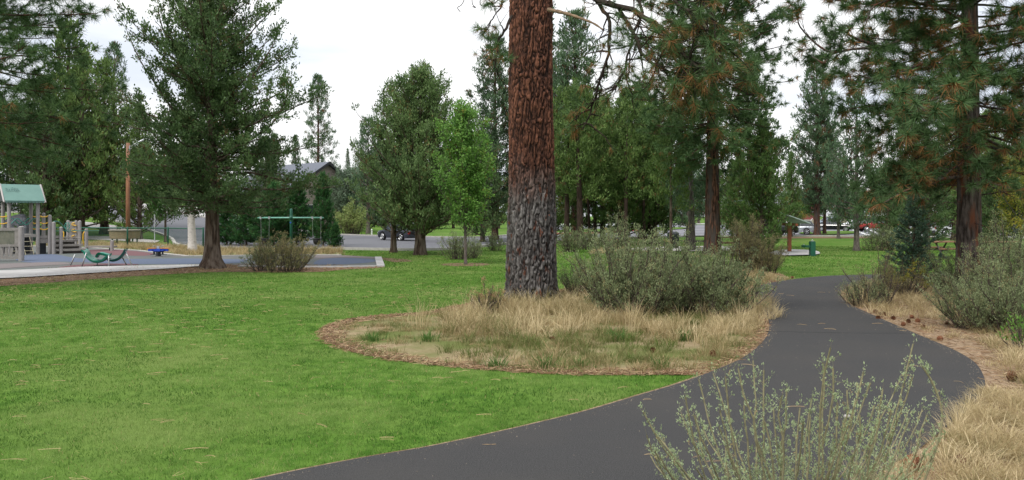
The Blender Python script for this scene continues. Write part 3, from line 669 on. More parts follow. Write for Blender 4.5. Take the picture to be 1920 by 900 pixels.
# ================================================================== TREES
def limb_px(base, pts, r): return (smooth_poly([P(x, y, d) - np.array(base) for x, y, d in pts], False, 3), r)
b1 = G(398, 503); d1 = b1[1]
conifer('big_juniper', 21, 11.2, [(2.0, 2.0), (2.5, 3.0), (3.4, 3.35), (4.8, 3.1), (5.9, 2.6), (7.2, 2.2), (8.6, 1.65), (9.8, 1.0), (11.0, .25)], 150, LM['juniper'], BARK_B, r0=.27, e=(-.15, .8), curl=(.05, .3),
        l=.12, wd=.055, k=14, cr=.075, cl=.16, sub_gap=.18, sub_len=.7, brown=.02, flare=1.95, limb_r=.05, s0=.08, lift=.25, gcurl=.25, jit=.38, wob=.09,
        extra=lambda r_: [limb_px(b1, p, .05) for p in ([(392, 300, d1), (340, 230, d1 - .3), (300, 170, d1 - .6), (262, 112, d1 - .8), (238, 58, d1 - .9)], [(400, 300, d1), (470, 262, d1 - .3), (522, 218, d1 - .5), (545, 150, d1 - .6)],
            [(392, 200, d1), (350, 120, d1), (312, 70, d1), (296, 20, d1)], [(398, 250, d1), (450, 180, d1 - .5), (490, 120, d1 - .6), (515, 80, d1 - .6)], [(392, 350, d1), (330, 300, d1 - 1), (280, 240, d1 - 1.3), (262, 200, d1 - 1.4)])])
place('juniper', 'big_juniper', b1, 'tall dark juniper with a flared trunk beside the pale playground kerb', 'tree')
b2 = G(788, 478)
conifer('mid_juniper', 22, 9.1, [(.9, 2.4), (1.6, 2.9), (3, 2.7), (4.6, 2.1), (6.2, 1.4), (7.4, .85), (8.4, .4), (9.0, .1)], 175, leafmat('foliage_soft_juniper', ramp((.042, .085, .028), (.18, .27, .095), (.17, .13, .05))), BARK_B, r0=.27, e=(.1, .95), curl=(.35, .4), l=.13, wd=.055, k=11, cr=.09, cl=.2,
        sub_gap=.2, sub_len=.6, limb_r=.05, lift=.6, gcurl=.35, jit=.38, wob=.08, flare=1.4)
place('juniper', 'mid_juniper', b2, 'broad upright juniper whose low branches hide the end of a parked grey car', 'tree', 0, 1.0, .97)
conifer('slim_juniper', 23, 8.6, [(.8, 1.0), (2, 1.4), (4.5, 1.3), (6.5, .8), (8.4, .15)], 75, LM['juniper'], BARK_B, r0=.16, e=(.2, 1.0), curl=(.3, .5), l=.15, wd=.06, k=9, cr=.09, cl=.22, sub_gap=.22, sub_len=.5, lift=.5, jit=.3)
place('juniper', 'slim_juniper', AT(738, 41), 'slim wispy juniper pressed against the left side of the broad one behind the lawn', 'tree')
# generic background kinds
conifer('far_juniper', 31, 9, [(.6, 1.9), (1.5, 2.4), (4, 1.9), (6.2, 1.0), (7.6, .45), (8.8, .1)], 85, LM['olive'], BARK_B, r0=.22, e=(.1, .9), curl=(.3, .4), l=.2, wd=.085, k=8, cr=.11, cl=.26, sub_gap=.26, sub_len=.6, lift=.45, jit=.38, wob=.08, spread=1.1)
conifer('far_juniper_green', 32, 9, [(.6, 1.9), (1.8, 2.5), (4, 2.0), (6.2, 1.1), (7.6, .5), (8.8, .1)], 85, LM['juniper'], BARK_B, r0=.22, e=(0, .9), curl=(.2, .4), l=.2, wd=.085, k=8, cr=.11, cl=.26, sub_gap=.26, sub_len=.6, lift=.35, jit=.38, wob=.08)
conifer('far_juniper_blue', 33, 9, [(1.2, 1.5), (2.2, 2.0), (4, 1.7), (6.5, 1.1), (8, .55), (8.8, .15)], 70, LM['blue'], BARK_G, r0=.2, e=(0, .7), curl=(.25, .35), l=.2, wd=.085, k=8, cr=.11, cl=.27, sub_gap=.28, sub_len=.6, lift=.35, jit=.38, wob=.08)
conifer('far_pine', 34, 18, [(3.0, 2.1), (5, 2.5), (9, 2.3), (13, 1.6), (16, .9), (17.8, .25)], 120, LM['blue'], BARK_P, r0=.32, e=(-.05, .6), curl=(.15, .35), l=.36, wd=.09, k=10, cr=.13, cl=.34, sub_gap=.34, sub_len=.7, lift=.3, jit=.25, brown=.04)
conifer('far_pine_sparse', 35, 18, [(2.5, 2.4), (6, 2.2), (10, 1.9), (14, 1.2), (16.5, .7), (17.8, .2)], 110, LM['blue'], BARK_P, r0=.26, e=(.0, .5), curl=(.3, .4), l=.34, wd=.085, k=12, cr=.14, cl=.42, sub_gap=.45, sub_len=.45, lift=.6, jit=.25, s0=.45, brown=.05)
conifer('young_fir', 36, 5.2, [(.15, 1.5), (.8, 1.55), (2, 1.2), (3.5, .7), (4.7, .3), (5.1, .08)], 95, LM['fir'], BARK_B, r0=.09, e=(.2, 1.0), curl=(.3, .4), l=.16, wd=.06, k=9, cr=.06, cl=.17, sub_gap=.17, sub_len=.42, lift=.4, kind='flat', jit=.12, limb_r=.02)
conifer('small_spruce', 37, 2.35, [(.12, .72), (.5, .62), (1.2, .42), (1.8, .22), (2.3, .04)], 80, LM['spruce'], BARK_B, r0=.045, e=(-.05, .5), curl=(.1, .35), l=.065, wd=.03, k=9, cr=.02, cl=.06, sub_gap=.075, sub_len=.24, lift=.1, kind='flat', jit=.15, limb_r=.012, s0=.1)
# mid ponderosa
d2 = 38.5; b3 = AT(1336, d2); m3 = d2 / F
RUST[0] = .72
conifer('mid_ponderosa', 41, 15.5, [(4.6, 1.3), (5.2, 2.7), (6.5, 3.3), (8.5, 3.5), (11, 3.4), (13.5, 2.6), (15.3, .6)], 175, LM['pine'], BARK_P, r0=.40, e=(-.45, .4), curl=(.1, .3), kind='needle', l=.29, wd=.026, k=40, cr=.02, cl=.35,
        sub_gap=.19, sub_len=.7, limb_r=.04, lift=.1, gcurl=.25, jit=.2, flare=1.3, dead=8, s0=.25)
place('ponderosa_pine', 'mid_ponderosa', b3, 'tall pine with a straight reddish trunk behind the big sage bushes of the island', 'tree', rz=.6)
# right ponderosa
d4 = 18.2; b4 = AT(1817, d4)
def ex4(r_):
    o = []
    for pts in ([(1812, 30, d4), (1760, 38, d4 - .3), (1700, 70, d4 - .6), (1650, 88, d4 - .8), (1600, 92, d4 - 1), (1560, 98, d4 - 1.1), (1530, 82, d4 - 1.2), (1500, 50, d4 - 1.2), (1496, 30, d4 - 1.2)],
                [(1812, 10, d4), (1740, 10, d4 - .6), (1690, -2, d4 - .9), (1640, 10, d4 - 1.1), (1625, 40, d4 - 1.2)], [(1812, 180, d4), (1770, 180, d4 - 2), (1735, 195, d4 - 4.2), (1722, 203, d4 - 6)],
                [(1560, 98, d4 - 1.1), (1545, 118, d4 - 1.2), (1530, 110, d4 - 1.2)], [(1650, 88, d4 - .8), (1600, 70, d4 - .9), (1580, 55, d4 - 1)],
                [(1812, 330, d4), (1740, 340, d4 - .6), (1690, 362, d4 - .9), (1650, 385, d4 - 1.1)], [(1812, 130, d4), (1730, 120, d4 - .8), (1660, 150, d4 - 1), (1610, 140, d4 - 1.2)]):
        o.append(limb_px(b4, pts, .04))
    return o
RUST[0] = .5
conifer('right_ponderosa', 43, 13, [(2.6, 1.6), (3.2, 2.4), (4.4, 2.5), (5.6, 2.7), (6.4, 2.9), (8, 3.0), (10.5, 2.2), (12.8, .4)], 160, LM['pine'], BARK_R, r0=.285, e=(-.35, .35), curl=(.05, .3), kind='needle', l=.26, wd=.013, k=84, cr=.02, cl=.34,
        sub_gap=.16, sub_len=.75, limb_r=.036, lift=.08, gcurl=.25, jit=.22, flare=1.35, dead=12, s0=.25, extra=ex4)
place('ponderosa_pine', 'right_ponderosa', b4, 'pine with green and rusty needle tufts behind the big grey bush at the right', 'tree')
# left edge ponderosa, trunk out of frame
d5 = 21; b5 = AT(-95, d5)
RUST[0] = .78
conifer('left_ponderosa', 44, 13, [(3.6, 2.2), (4.4, 3.3), (5.5, 3.6), (6.6, 3.5), (8, 2.9), (10.5, 2.0), (12.8, .4)], 120, LM['pine'], BARK_P, r0=.3, e=(-.3, .4), curl=(.05, .3), kind='needle', l=.27, wd=.014, k=60, cr=.02, cl=.36, sub_gap=.17, sub_len=.75, limb_r=.035, lift=.1, jit=.2, s0=.25)
place('ponderosa_pine', 'left_ponderosa', b5, 'pine reaching in from the left edge high above the play tower roof', 'tree')
# young broadleaf
b6 = G(873, 496)
conifer('young_maple', 45, 5.9, [(1.2, .55), (1.7, 1.0), (2.8, 1.12), (3.8, .95), (4.8, .6), (5.8, .15)], 60, LM['broad'], BARK_G, r0=.062, e=(.7, 1.2), curl=(.2, .2), kind='leaf', l=.12, wd=.07, k=12, cr=.09, cl=.14, sub_gap=.15, sub_len=.42, limb_r=.018, lift=.4, flare=1.2, brown=.01)
place('young_tree', 'young_maple', b6, 'slender young tree with bright green leaves in a soil ring on the lawn', 'tree')
patch('soil_ring', [(b6[0] + .95 * math.cos(a), b6[1] + 1.1 * math.sin(a)) for a in np.linspace(0, 6.28, 22)[:-1]], .007, M_MULCH)
conifer('round_tree', 46, 4.6, [(1.4, 1.0), (2.0, 1.7), (3.0, 1.9), (4.0, 1.3), (4.5, .5)], 55, LM['darkbroad'], BARK_B, r0=.13, e=(.3, 1.0), curl=(.2, .2), kind='leaf', l=.17, wd=.1, k=9, cr=.14, cl=.25, sub_gap=.25, sub_len=.5, limb_r=.03, lift=.3)
PROTO['silver_tree'] = None; del PROTO['silver_tree']
conifer('silver_tree', 47, 6, [(.4, 1.6), (1.5, 2.3), (3.5, 2.3), (5.0, 1.5), (5.9, .3)], 70, LM['silver'], BARK_B, r0=.13, e=(.4, 1.1), curl=(.2, .2), kind='leaf', l=.19, wd=.08, k=9, cr=.16, cl=.28, sub_gap=.26, sub_len=.6, limb_r=.03, lift=.4)
conifer('yellow_tree', 48, 5, [(.8, 1.0), (1.8, 1.6), (3.2, 1.6), (4.4, .9), (4.9, .3)], 45, LM['yellow'], BARK_G, r0=.1, e=(.4, 1.1), curl=(.2, .2), kind='leaf', l=.15, wd=.08, k=8, cr=.12, cl=.24, sub_gap=.24, sub_len=.5, limb_r=.03, lift=.4)
conifer('green_juniper_dense', 49, 9, [(.5, 1.7), (1.5, 2.1), (4, 1.6), (6.2, .9), (7.6, .4), (8.9, .08)], 100, leafmat('foliage_bright_juniper', ramp((.04, .085, .02), (.12, .20, .055), (.15, .13, .04))), BARK_B, r0=.2, e=(.2, 1.), curl=(.3, .4), l=.18, wd=.075, k=9, cr=.1, cl=.23, sub_gap=.23, sub_len=.55, lift=.5, jit=.38, wob=.08)
HN = {'far_juniper': 9, 'far_juniper_green': 9, 'far_juniper_blue': 9, 'far_pine': 18, 'far_pine_sparse': 18, 'young_fir': 5.2, 'green_juniper_dense': 9, 'round_tree': 4.6, 'silver_tree': 6, 'yellow_tree': 5, 'slim_juniper': 8.6}
NAME = {'far_pine': 'pine', 'far_pine_sparse': 'pine', 'young_fir': 'young_fir', 'round_tree': 'broadleaf_tree', 'silver_tree': 'silvery_tree', 'yellow_tree': 'yellowing_tree'}
rz_ = np.random.RandomState(99)
def T(key, px, d, top, wfac, label, group=None):
    x, y, z = AT(px, d); h = Zof(top, d) - z; s = h / HN[key]
    return place(NAME.get(key, 'juniper'), key, (x, y, z - .05), label, 'tree', rz_.uniform(0, 6.28), s * wfac, s, group)
# left group behind the playground
T('far_juniper', 128, 63, 52, .95, 'olive green juniper behind the play tower, leftmost dark trunk right of the tower')
T('far_juniper', 152, 60, 108, .85, 'olive juniper behind the climbing posts, second dark trunk right of the tower')
T('far_juniper', 196, 64, 122, .95, 'olive juniper left of the lamp pole, its drooping skirt reaching over the street')
T('far_juniper', 262, 60, 210, .80, 'juniper between the lamp pole and the big juniper, its dark skirt over the street')
T('far_pine_sparse', 214, 92, 86, .9, 'thin grey-green pine top poking out behind the olive junipers on the left')
T('far_juniper_green', 85, 58, 150, .8, 'dark juniper rising directly behind the play tower roof')
T('far_juniper_blue', 42, 66, 205, 1.0, 'bluish conifer behind the left slope of the play tower roof')
T('far_juniper_blue', -20, 62, 175, 1.0, 'bluish conifer cut by the left edge behind the play tower')
T('far_juniper_green', -90, 58, 120, 1.0, 'dark juniper just outside the left edge of the playground')
T('round_tree', 310, 57, 318, .62, 'small round-crowned leafy tree between two posts of the green fence')
# firs behind the swing
T('young_fir', 606, 49, 332, .6, 'pointed young fir with a clean narrow tip right of the swing')
T('young_fir', 556, 51, 352, 1.05, 'young fir directly behind the right arm of the swing')
T('young_fir', 512, 49, 350, 1.15, 'dense young fir behind the left arm of the swing')
T('young_fir', 462, 50, 372, 1.2, 'dense dark young fir left of the swing near the big juniper trunk')
T('young_fir', 425, 51, 380, 1.1, 'dark young fir immediately right of the big juniper trunk')
T('young_fir', 628, 47, 420, 1.1, 'lowest young fir at the right end of the row behind the swing')
T('far_juniper_green', 512, 66, 255, .6, 'mid green juniper behind the firs left of the house gable')
T('far_juniper_green', 500, 62, 260, .9, 'dark juniper behind the firs, between the big juniper and the house')
T('far_pine_sparse', 597, 112, 146, .95, 'tall open pine standing alone against the sky above the house roof')
T('far_pine', 555, 118, 255, .6, 'lower dark pine left of the lone open pine')
T('far_pine', 652, 150, 280, .45, 'tiny dark pine on the skyline right of the house gable')
T('far_juniper_blue', 690, 84, 228, .75, 'pale pointed conifer behind the left flank of the broad juniper')
T('silver_tree', 648, 92, 335, .8, 'silvery leafy tree right of the house gable')
T('silver_tree', 692, 92, 318, .9, 'greener silvery tree between the house and the broad juniper')
T('silver_tree', 722, 90, 300, .8, 'silvery tree mostly hidden behind the slim juniper')
# behind the main trunk
T('far_pine', 928, 62, 72, .95, 'blue-green pine showing left of the huge orange trunk')
T('far_pine', 1078, 60, 28, 1.0, 'blue-green pine showing right of the huge orange trunk')
T('far_pine', 1010, 66, -10, .9, 'pine hidden mostly behind the huge orange trunk')
T('far_juniper_green', 905, 57, 250, .9, 'green juniper between the young leafy tree and the huge trunk')
T('far_juniper', 1040, 55, 240, .8, 'olive juniper with a dark bare trunk immediately right of the huge trunk')
T('far_juniper_green', 1130, 56, 190, .85, 'juniper behind the island bushes, left of the two pale cars')
T('green_juniper_dense', 1172, 53, 178, .9, 'bright green juniper behind the tall tips of the island sage')
T('green_juniper_dense', 1228, 55, 215, .95, 'bright green juniper left of the litter bin')
T('far_juniper_blue', 1290, 52, 250, .85, 'grey-green juniper with a low skirt beside the mid pine trunk')
T('far_juniper_green', 1205, 66, 160, 1.0, 'darker juniper rising behind the bright green ones')
T('green_juniper_dense', 1385, 50, 285, .75, 'green juniper immediately right of the reddish pine trunk')
T('green_juniper_dense', 1428, 37.5, 235, .95, 'broad green juniper hanging in front of the shelter roof')
T('far_juniper_green', 1405, 62, 130, .9, 'dark juniper towering behind the broad green one near the shelter')
T('green_juniper_dense', 1484, 72, 292, .55, 'small pointed green juniper above the shelter roof')
# right side
T('far_pine', 1532, 78, 112, .95, 'tall dense pine with a double trunk on the grass island by the parked black car')
T('far_juniper_blue', 1606, 43, 178, .80, 'grey-green juniper with a leaning pale trunk on the far lawn')
T('far_juniper_blue', 1572, 66, 270, .7, 'slim grey-green juniper between the tall dense pine and the leaning juniper')
T('far_juniper_green', 1665, 50, 300, .8, 'dark juniper with low branches over the parking lines left of the small spruce')
T('far_juniper_green', 1740, 46, 290, .85, 'dark juniper filling the gap between the small spruce and the right pine')
T('far_juniper_green', 1870, 42, 270, .9, 'dark juniper behind the right pine trunk')
T('yellow_tree', 1912, 40, 318, .8, 'yellow-green leafy tree at the right edge')
T('far_juniper_green', 1700, 58, 215, .9, 'tall dark juniper behind the tip of the small spruce')
T('far_juniper_green', 1790, 62, 190, .9, 'tall dark juniper directly behind the right pine trunk')
T('far_juniper', 1850, 52, 215, .9, 'olive juniper right of the right pine trunk')
T('far_pine', 1900, 82, 150, .9, 'bluish pine in the distance behind the right pine')
T('far_juniper_green', 1985, 40, 250, .9, 'dark juniper just past the right edge')
T('far_pine', 2060, 60, 60, 1, 'large pine beyond the right edge')
# double trunk for the tall pine is a second pine
T('far_pine', 1546, 80, 190, .7, 'shorter pine hard against the right side of the tall dense pine')
# distant treeline
k_ = 0
for px, d, top in [(-160, 150, 250), (-60, 160, 240), (80, 150, 262), (330, 170, 300), (420, 170, 290), (480, 175, 310), (770, 160, 300), (830, 170, 290), (880, 165, 280), (960, 180, 290), (1100, 190, 300), (1160, 200, 310),
                   (1240, 190, 300), (1310, 200, 315), (1370, 210, 310), (1450, 210, 330), (1478, 230, 345), (1515, 250, 350), (1580, 230, 340), (1640, 220, 330), (1700, 220, 320), (1770, 210, 325), (1840, 210, 318), (1920, 200, 310), (2010, 200, 300), (2120, 190, 300), (1495, 260, 352), (1430, 220, 322), (790, 180, 330), (860, 190, 325), (620, 190, 318), (700, 190, 325), (810, 118, 318), (850, 122, 325), (893, 116, 322), (935, 120, 330), (975, 118, 320), (1020, 150, 330), (1060, 150, 318), (1200, 160, 325), (1280, 165, 322), (1350, 165, 325), (1600, 190, 330), (1670, 185, 322), (1735, 180, 318), (1805, 180, 322), (1875, 175, 320), (1950, 175, 312)]:
    k_ += 1
    T(['far_juniper', 'far_juniper_green', 'far_juniper_blue'][k_ % 3] if k_ % 5 else 'far_pine', px, d, top, 1.0, 'distant conifer in the hazy treeline beyond the streets and parking', 'distant conifers of the treeline')
# bare trunks of the stand behind the island
for px, d, wpx, top, lab in [(1062, 50, 11, 330, 'dark leaning trunk just right of the huge trunk'), (1089, 49, 14, 330, 'thickest dark trunk in the stand right of the huge trunk'), (1106, 54, 6, 340, 'thin dark trunk right of the thickest one in the stand'),
                         (1117, 55, 7, 345, 'reddish slim trunk at the right of the stand by the red kerb'), (1172, 50, 9, 350, 'dark trunk standing in front of the two pale cars'), (1208, 52, 7, 350, 'slim trunk right of the pale cars'), (1220, 54, 9, 350, 'dark trunk left of the litter bin')]:
    x, y, z = AT(px, d); e_ = empty('pine', (x, y, 0), lab, 'tree', 'trunks of the stand behind the island'); g = Geo()
    hh = Zof(top, d) + 5; trunk_geo(g, np.random.RandomState(px), hh, wpx * d / F / 2, 1.35, lean=(rz_.uniform(-.05, .03), 0), segs=10, z0=-.1); g.obj('trunk', BARK_D, e_, True)
    key = 'stand_crown'
    if key not in PROTO: conifer(key, 77, 9, [(2.6, 1.3), (4.2, 1.8), (6, 1.7), (8, .9), (8.9, .2)], 50, LM['olive'], BARK_B, r0=.05, e=(0, .8), curl=(.2, .4), l=.2, wd=.09, k=8, cr=.11, cl=.26, sub_gap=.26, sub_len=.6, lift=.35, jit=.3)
    o = link('crown', PROTO[key][1], e_); o.scale = (.9, .9, hh / 9); o.rotation_euler.z = rz_.uniform(0, 6)
# pale barked trunk by the fence
b7 = G(361, 474); e_ = empty('pale_tree', b7, 'tree with a thick whitish trunk at the end of the green fence', 'tree'); g = Geo()
trunk_geo(g, np.random.RandomState(3), 7.5, .215, 1.4, lean=(-.035, 0), z0=-.1); g.obj('trunk', BARK_W, e_, True)
o = link('crown', PROTO['far_juniper_green'][1], e_); o.scale = (.72, .72, .72); o.location = (-.1, 0, 1.6)
# stump-like pale trunk at the picnic area
e_ = empty('juniper', AT(1297, 43), 'juniper with a pale shredded trunk beside the picnic table', 'tree'); g = Geo()
trunk_geo(g, np.random.RandomState(4), 6, .22, 1.2, z0=-.1); g.obj('trunk', BARK_G, e_, True); o = link('crown', PROTO['far_juniper_blue'][1], e_); o.scale = (.75, .75, .8); o.location = (0, 0, .9)

# ================================================================== SHRUBS
S = shrub
S('sagebrush', 'sage_a', 61, G(1190, 590), 'tall olive sagebrush on the island, left half of the big clump beside the huge trunk', 1.35, 1.42, 85, LM['sage'], l=.045, wd=.017, k=9, cr=.03, cl=.08, sub_gap=.07, sub_len=.28, cat='bush')
S('sagebrush', 'sage_b', 62, G(1325, 590), 'grey-green sagebrush spreading over the path edge, right half of the big island clump', 1.2, 1.15, 80, LM['sage'], l=.045, wd=.018, k=10, cr=.03, cl=.08, sub_gap=.065, sub_len=.3, e=(.2, 1.0), cat='bush')
S('sagebrush', 'sage_c', 63, G(1165, 520), 'wispy upright sagebrush with tall yellowish tips behind the island clump', .8, 1.8, 26, LM['sage'], l=.05, wd=.018, k=8, cr=.03, cl=.09, sub_gap=.09, sub_len=.25, cat='bush')
S('sagebrush', 'sage_d', 64, G(1255, 570), 'sagebrush filling the middle back of the island clump', 1.2, 1.4, 60, LM['sage'], l=.045, wd=.018, k=9, cr=.03, cl=.08, sub_gap=.075, sub_len=.28, cat='bush')
S('sagebrush', 'sage_e', 65, G(1096, 556), 'low feathery sagebrush touching the right side of the huge trunk', .75, .72, 36, LM['sage'], l=.035, wd=.013, k=8, cr=.03, cl=.08, sub_gap=.075, sub_len=.24, cat='bush')
S('bitterbrush', 'brown_a', 66, G(1395, 512), 'brownish upright bush where the island meets the far bend of the path', .85, 1.65, 44, LM['sagebrown'], l=.045, wd=.015, k=9, cr=.03, cl=.08, sub_gap=.075, sub_len=.3, cat='bush')
S('bitterbrush', 'brown_b', 67, G(1432, 512), 'brown-olive bush leaning right over the lawn at the far bend', .95, 1.0, 44, LM['sagebrown'], l=.045, wd=.015, k=9, cr=.03, cl=.08, sub_gap=.07, sub_len=.3, cat='bush')
S('sagebrush', 'big_r', 68, G(1862, 618), 'biggest grey sagebrush at the right edge beside the dirt path', 1.0, 1.0, 80, LM['sage'], l=.034, wd=.013, k=10, cr=.025, cl=.065, sub_gap=.055, sub_len=.25, e=(.2, 1), cat='bush')
S('sagebrush', 'big_r2', 69, G(1900, 585), 'tall sagebrush with upright pale tips in front of the right pine trunk', 1.05, 1.5, 60, LM['sage'], l=.036, wd=.013, k=9, cr=.025, cl=.07, sub_gap=.06, sub_len=.25, cat='bush')
S('sagebrush', 'big_r3', 70, G(1810, 556), 'sagebrush between the small spruce and the biggest grey bush', 1.0, 1.2, 50, LM['sage'], l=.038, wd=.014, k=9, cr=.025, cl=.07, sub_gap=.065, sub_len=.25, cat='bush')
S('bitterbrush', 'right_b', 71, G(1645, 572), 'thin twiggy bush on the right verge at the path bend', .62, .95, 26, LM['sagebrown'], l=.034, wd=.012, k=7, cr=.025, cl=.085, sub_gap=.08, sub_len=.25, cat='bush')
S('sagebrush', 'right_low', 77, G(1622, 574), 'low grey bush hugging the right path edge at the bend', .55, .55, 30, LM['sage'], l=.034, wd=.012, k=8, cr=.025, cl=.07, sub_gap=.07, sub_len=.2, cat='bush')
S('rabbitbrush', 'rabbit', 72, G(1700, 556), 'bush with yellow flower heads in front of the small spruce', .55, .8, 34, LM['sagebrown'], l=.035, wd=.012, k=7, cr=.02, cl=.08, sub_gap=.08, sub_len=.18, flowers=LM['yellow'], cat='bush')
S('sagebrush', 'left_a', 73, G(535, 509), 'wide feathery bush at the mulch edge in front of the swing', 1.15, 1.15, 54, LM['sagebrown'], l=.055, wd=.02, k=8, cr=.03, cl=.1, sub_gap=.09, sub_len=.32, cat='bush')
S('sagebrush', 'left_b', 74, G(492, 508), 'lower left lobe of bush beside the wide feathery one at the mulch edge', .7, .75, 30, LM['sage'], l=.055, wd=.02, k=8, cr=.03, cl=.1, sub_gap=.09, sub_len=.28, cat='bush')
S('shrub', 'mid_low', 75, G(858, 486), 'grey-green low shrub left of the young leafy tree trunk', .8, 1.0, 32, LM['sage'], l=.07, wd=.026, k=8, cr=.04, cl=.13, sub_gap=.12, sub_len=.35)
S('shrub', 'mid_low', 75, G(886, 484), 'smaller grey-green shrub right of the young leafy tree trunk', .8, 1.0, 32, LM['sage'], rz=2, sx=.7)
x_ = G(655, 441); S('shrub', 'lime_bush', 76, (x_[0], x_[1] + 1.6, x_[2]), 'rounded light green bush across the street behind the firs', 2.0, 2.6, 46, LM['lime'], l=.2, wd=.1, k=10, cr=.12, cl=.28, sub_gap=.28, sub_len=.6, stem_r=.03, kind='leaf')
for px, py, sx, lab in [(1068, 472, 1.1, 'low grey shrub right of the huge trunk at the lawn edge'), (1100, 468, 1.0, 'dark low shrub at the foot of the stand of trunks'), (1132, 467, .9, 'low shrub at the right of the stand of trunks'), (1648, 470, 1.15, 'low grey shrub right of the leaning juniper trunk'),
                        (1675, 470, .95, 'low shrub left of the small spruce on the far lawn'), (928, 470, .8, 'low shrub at the lawn edge left of the huge trunk'), (1905, 500, 1.0, 'low shrub at the right edge of the far lawn')]:
    S('shrub', 'mid_low', 75, G(px, py), lab, .8, 1, 32, LM['sage'], rz=px * 1., sx=sx)
sp = G(1712, 533); place('spruce', 'small_spruce', sp, 'small blue-green spruce on the right verge near the yellow flowered bush', 'tree')
S('rabbitbrush', 'dry_flower', 78, G(912, 588), 'tan dried flower-headed weed clump left of the huge trunk foot', .34, .55, 26, leafmat('foliage_weed', ramp((.08, .11, .03), (.2, .22, .08), (.25, .17, .07))), l=.03, wd=.01, k=6, cr=.02, cl=.06, sub_gap=.07, sub_len=.12, flowers=leafmat('dry_flower_heads', [(0, (.16, .10, .05)), (1, (.42, .30, .16))]), cat='weed')
S('weed', 'pale_green_weed', 79, G(1918, 655), 'bright green leafy sprig at the right edge under the grey bush', .3, .5, 12, LM['broad'], l=.05, wd=.022, k=6, cr=.02, cl=.07, sub_gap=.07, sub_len=.14, cat='weed')

# foreground bitterbrush: each stem ends at a tip seen in the photograph
rs = np.random.RandomState(17); wg, lg = Geo(), Geo(); BB = np.array([(1480 - CX) / F * 4.5, 4.5, 0.])
tips = [(1205, 770), (1222, 800), (1245, 830), (1285, 745), (1310, 712), (1337, 700), (1360, 706), (1384, 690), (1412, 676), (1432, 694), (1475, 728), (1466, 742), (1543, 680), (1557, 652), (1562, 690), (1522, 748), (1588, 732), (1619, 698),
        (1632, 718), (1655, 730), (1688, 710), (1712, 645), (1711, 707), (1729, 768), (1757, 820), (1500, 765), (1450, 765), (1640, 760), (1600, 770), (1570, 755), (1395, 760), (1350, 770)]
tips += [(rs.uniform(1190, 1770), rs.uniform(770, 900)) for _ in range(42)]
limbs = []
for (tx, ty) in tips:
    d = rs.uniform(3.9, 5.0); tip = P(tx, ty, d) - BB; b0 = np.array([tip[0] * .35 + rs.normal() * .08, (d - 4.5) * .35 + rs.normal() * .05, -.02])
    s = np.linspace(0, 1, 9)[:, None]; ctl = b0 * .35 + tip * .65; ctl[:2] = b0[:2] * .3 + tip[:2] * .7 + rs.normal(size=2) * .04; ctl[2] = tip[2] * .5
    p = b0 * (1 - s) ** 2 + 2 * ctl * s * (1 - s) + tip * s ** 2; p[1:-1] += rs.normal(size=(7, 3)) * .006; limbs.append((p, .0024))
tip = P(1730, 688, 4.3) - BB; p = np.array([P(1690, 1010, 4.3) - BB, P(1745, 870, 4.3) - BB, P(1767, 785, 4.3) - BB, P(1752, 725, 4.3) - BB, tip]); limbs.append((smooth_poly(p, False, 3), .004))
grow(rs, limbs, wg, lg, .028, .085, .2, 1, .35, .1, 'scale', .015, .0062, 5, .006, .028, .03, twig_r=.0011)
fb = empty('bitterbrush', tuple(BB), 'spindly pale bush with tiny green leaves in the foreground in front of the path', 'bush')
wg.obj('stem', pmat('pale_twig', (.17, .16, .095), (.30, .27, .16), 30, .9, .2, spec=.1), fb, True)
lg.obj('foliage', leafmat('foliage_bitter', ramp((.19, .25, .12), (.46, .55, .31), (.42, .33, .17)), .35), fb)

# ================================================================== GRASS
rs = np.random.RandomState(11)
M_BL = leafmat('lawn_blades', [(0, (.035, .10, .010)), (.45, (.11, .205, .034)), (.85, (.22, .31, .085)), (1, (.40, .33, .15))], .35, .55)
M_DRY = leafmat('dry_blades', [(0, (.10, .15, .03)), (.3, (.19, .19, .075)), (.5, (.32, .24, .12)), (.75, (.46, .37, .20)), (1, (.68, .56, .35))], .3, .7)
NOL = [offset_poly(POLY_PATH, .03), offset_poly(POLY_ISL, -.02), POLY_BED, POLY_MUL, walk, GP(surf_px)]
BIG = np.array([(-30, 4.9), (12, 4.9), (60, 62), (-60, 62)])
g = Geo()
for y0, y1, dens, h, wd in [(4.9, 8, 3400, .034, .0042), (8, 12, 1700, .036, .0065), (12, 18, 800, .036, .0105), (18, 28, 330, .038, .017), (28, 50, 85, .045, .04)]:
    q = scatter(rs, BIG, dens, y0, y1, -22 if y1 < 12 else None, 22 if y1 < 12 else None); q = infrust(q, 160)
    ok = np.ones(len(q), bool); qj = q + rs.normal(size=q.shape) * .075
    for ii, pl in enumerate(NOL): ok &= ~inside(pl, *((qj if ii in (1, 3) else q).T))
    q = q[ok]; n = len(q)
    n1 = noise2(q, .45, 3) * .25 + noise2(q, 1.7, 5) * .35 + noise2(q, 6, 8) * .4
    t = np.clip((n1 - .5) * 2.1 + .42 + rs.normal(size=n) * .16, 0, .86); t = np.where(rs.rand(n) < .025, 1, t)
    hh = h * rs.uniform(.5, 1.25, n) * (.75 + .5 * n1)
    blades(g, rs, np.c_[q, np.zeros(n)], hh, wd * rs.uniform(.7, 1.3, n), rs.uniform(.1, 1.2, n), t, 1)
tag(g.obj('lawn_grass', M_BL), 'short mown green grass of the park lawn', 'grass', kind='stuff')
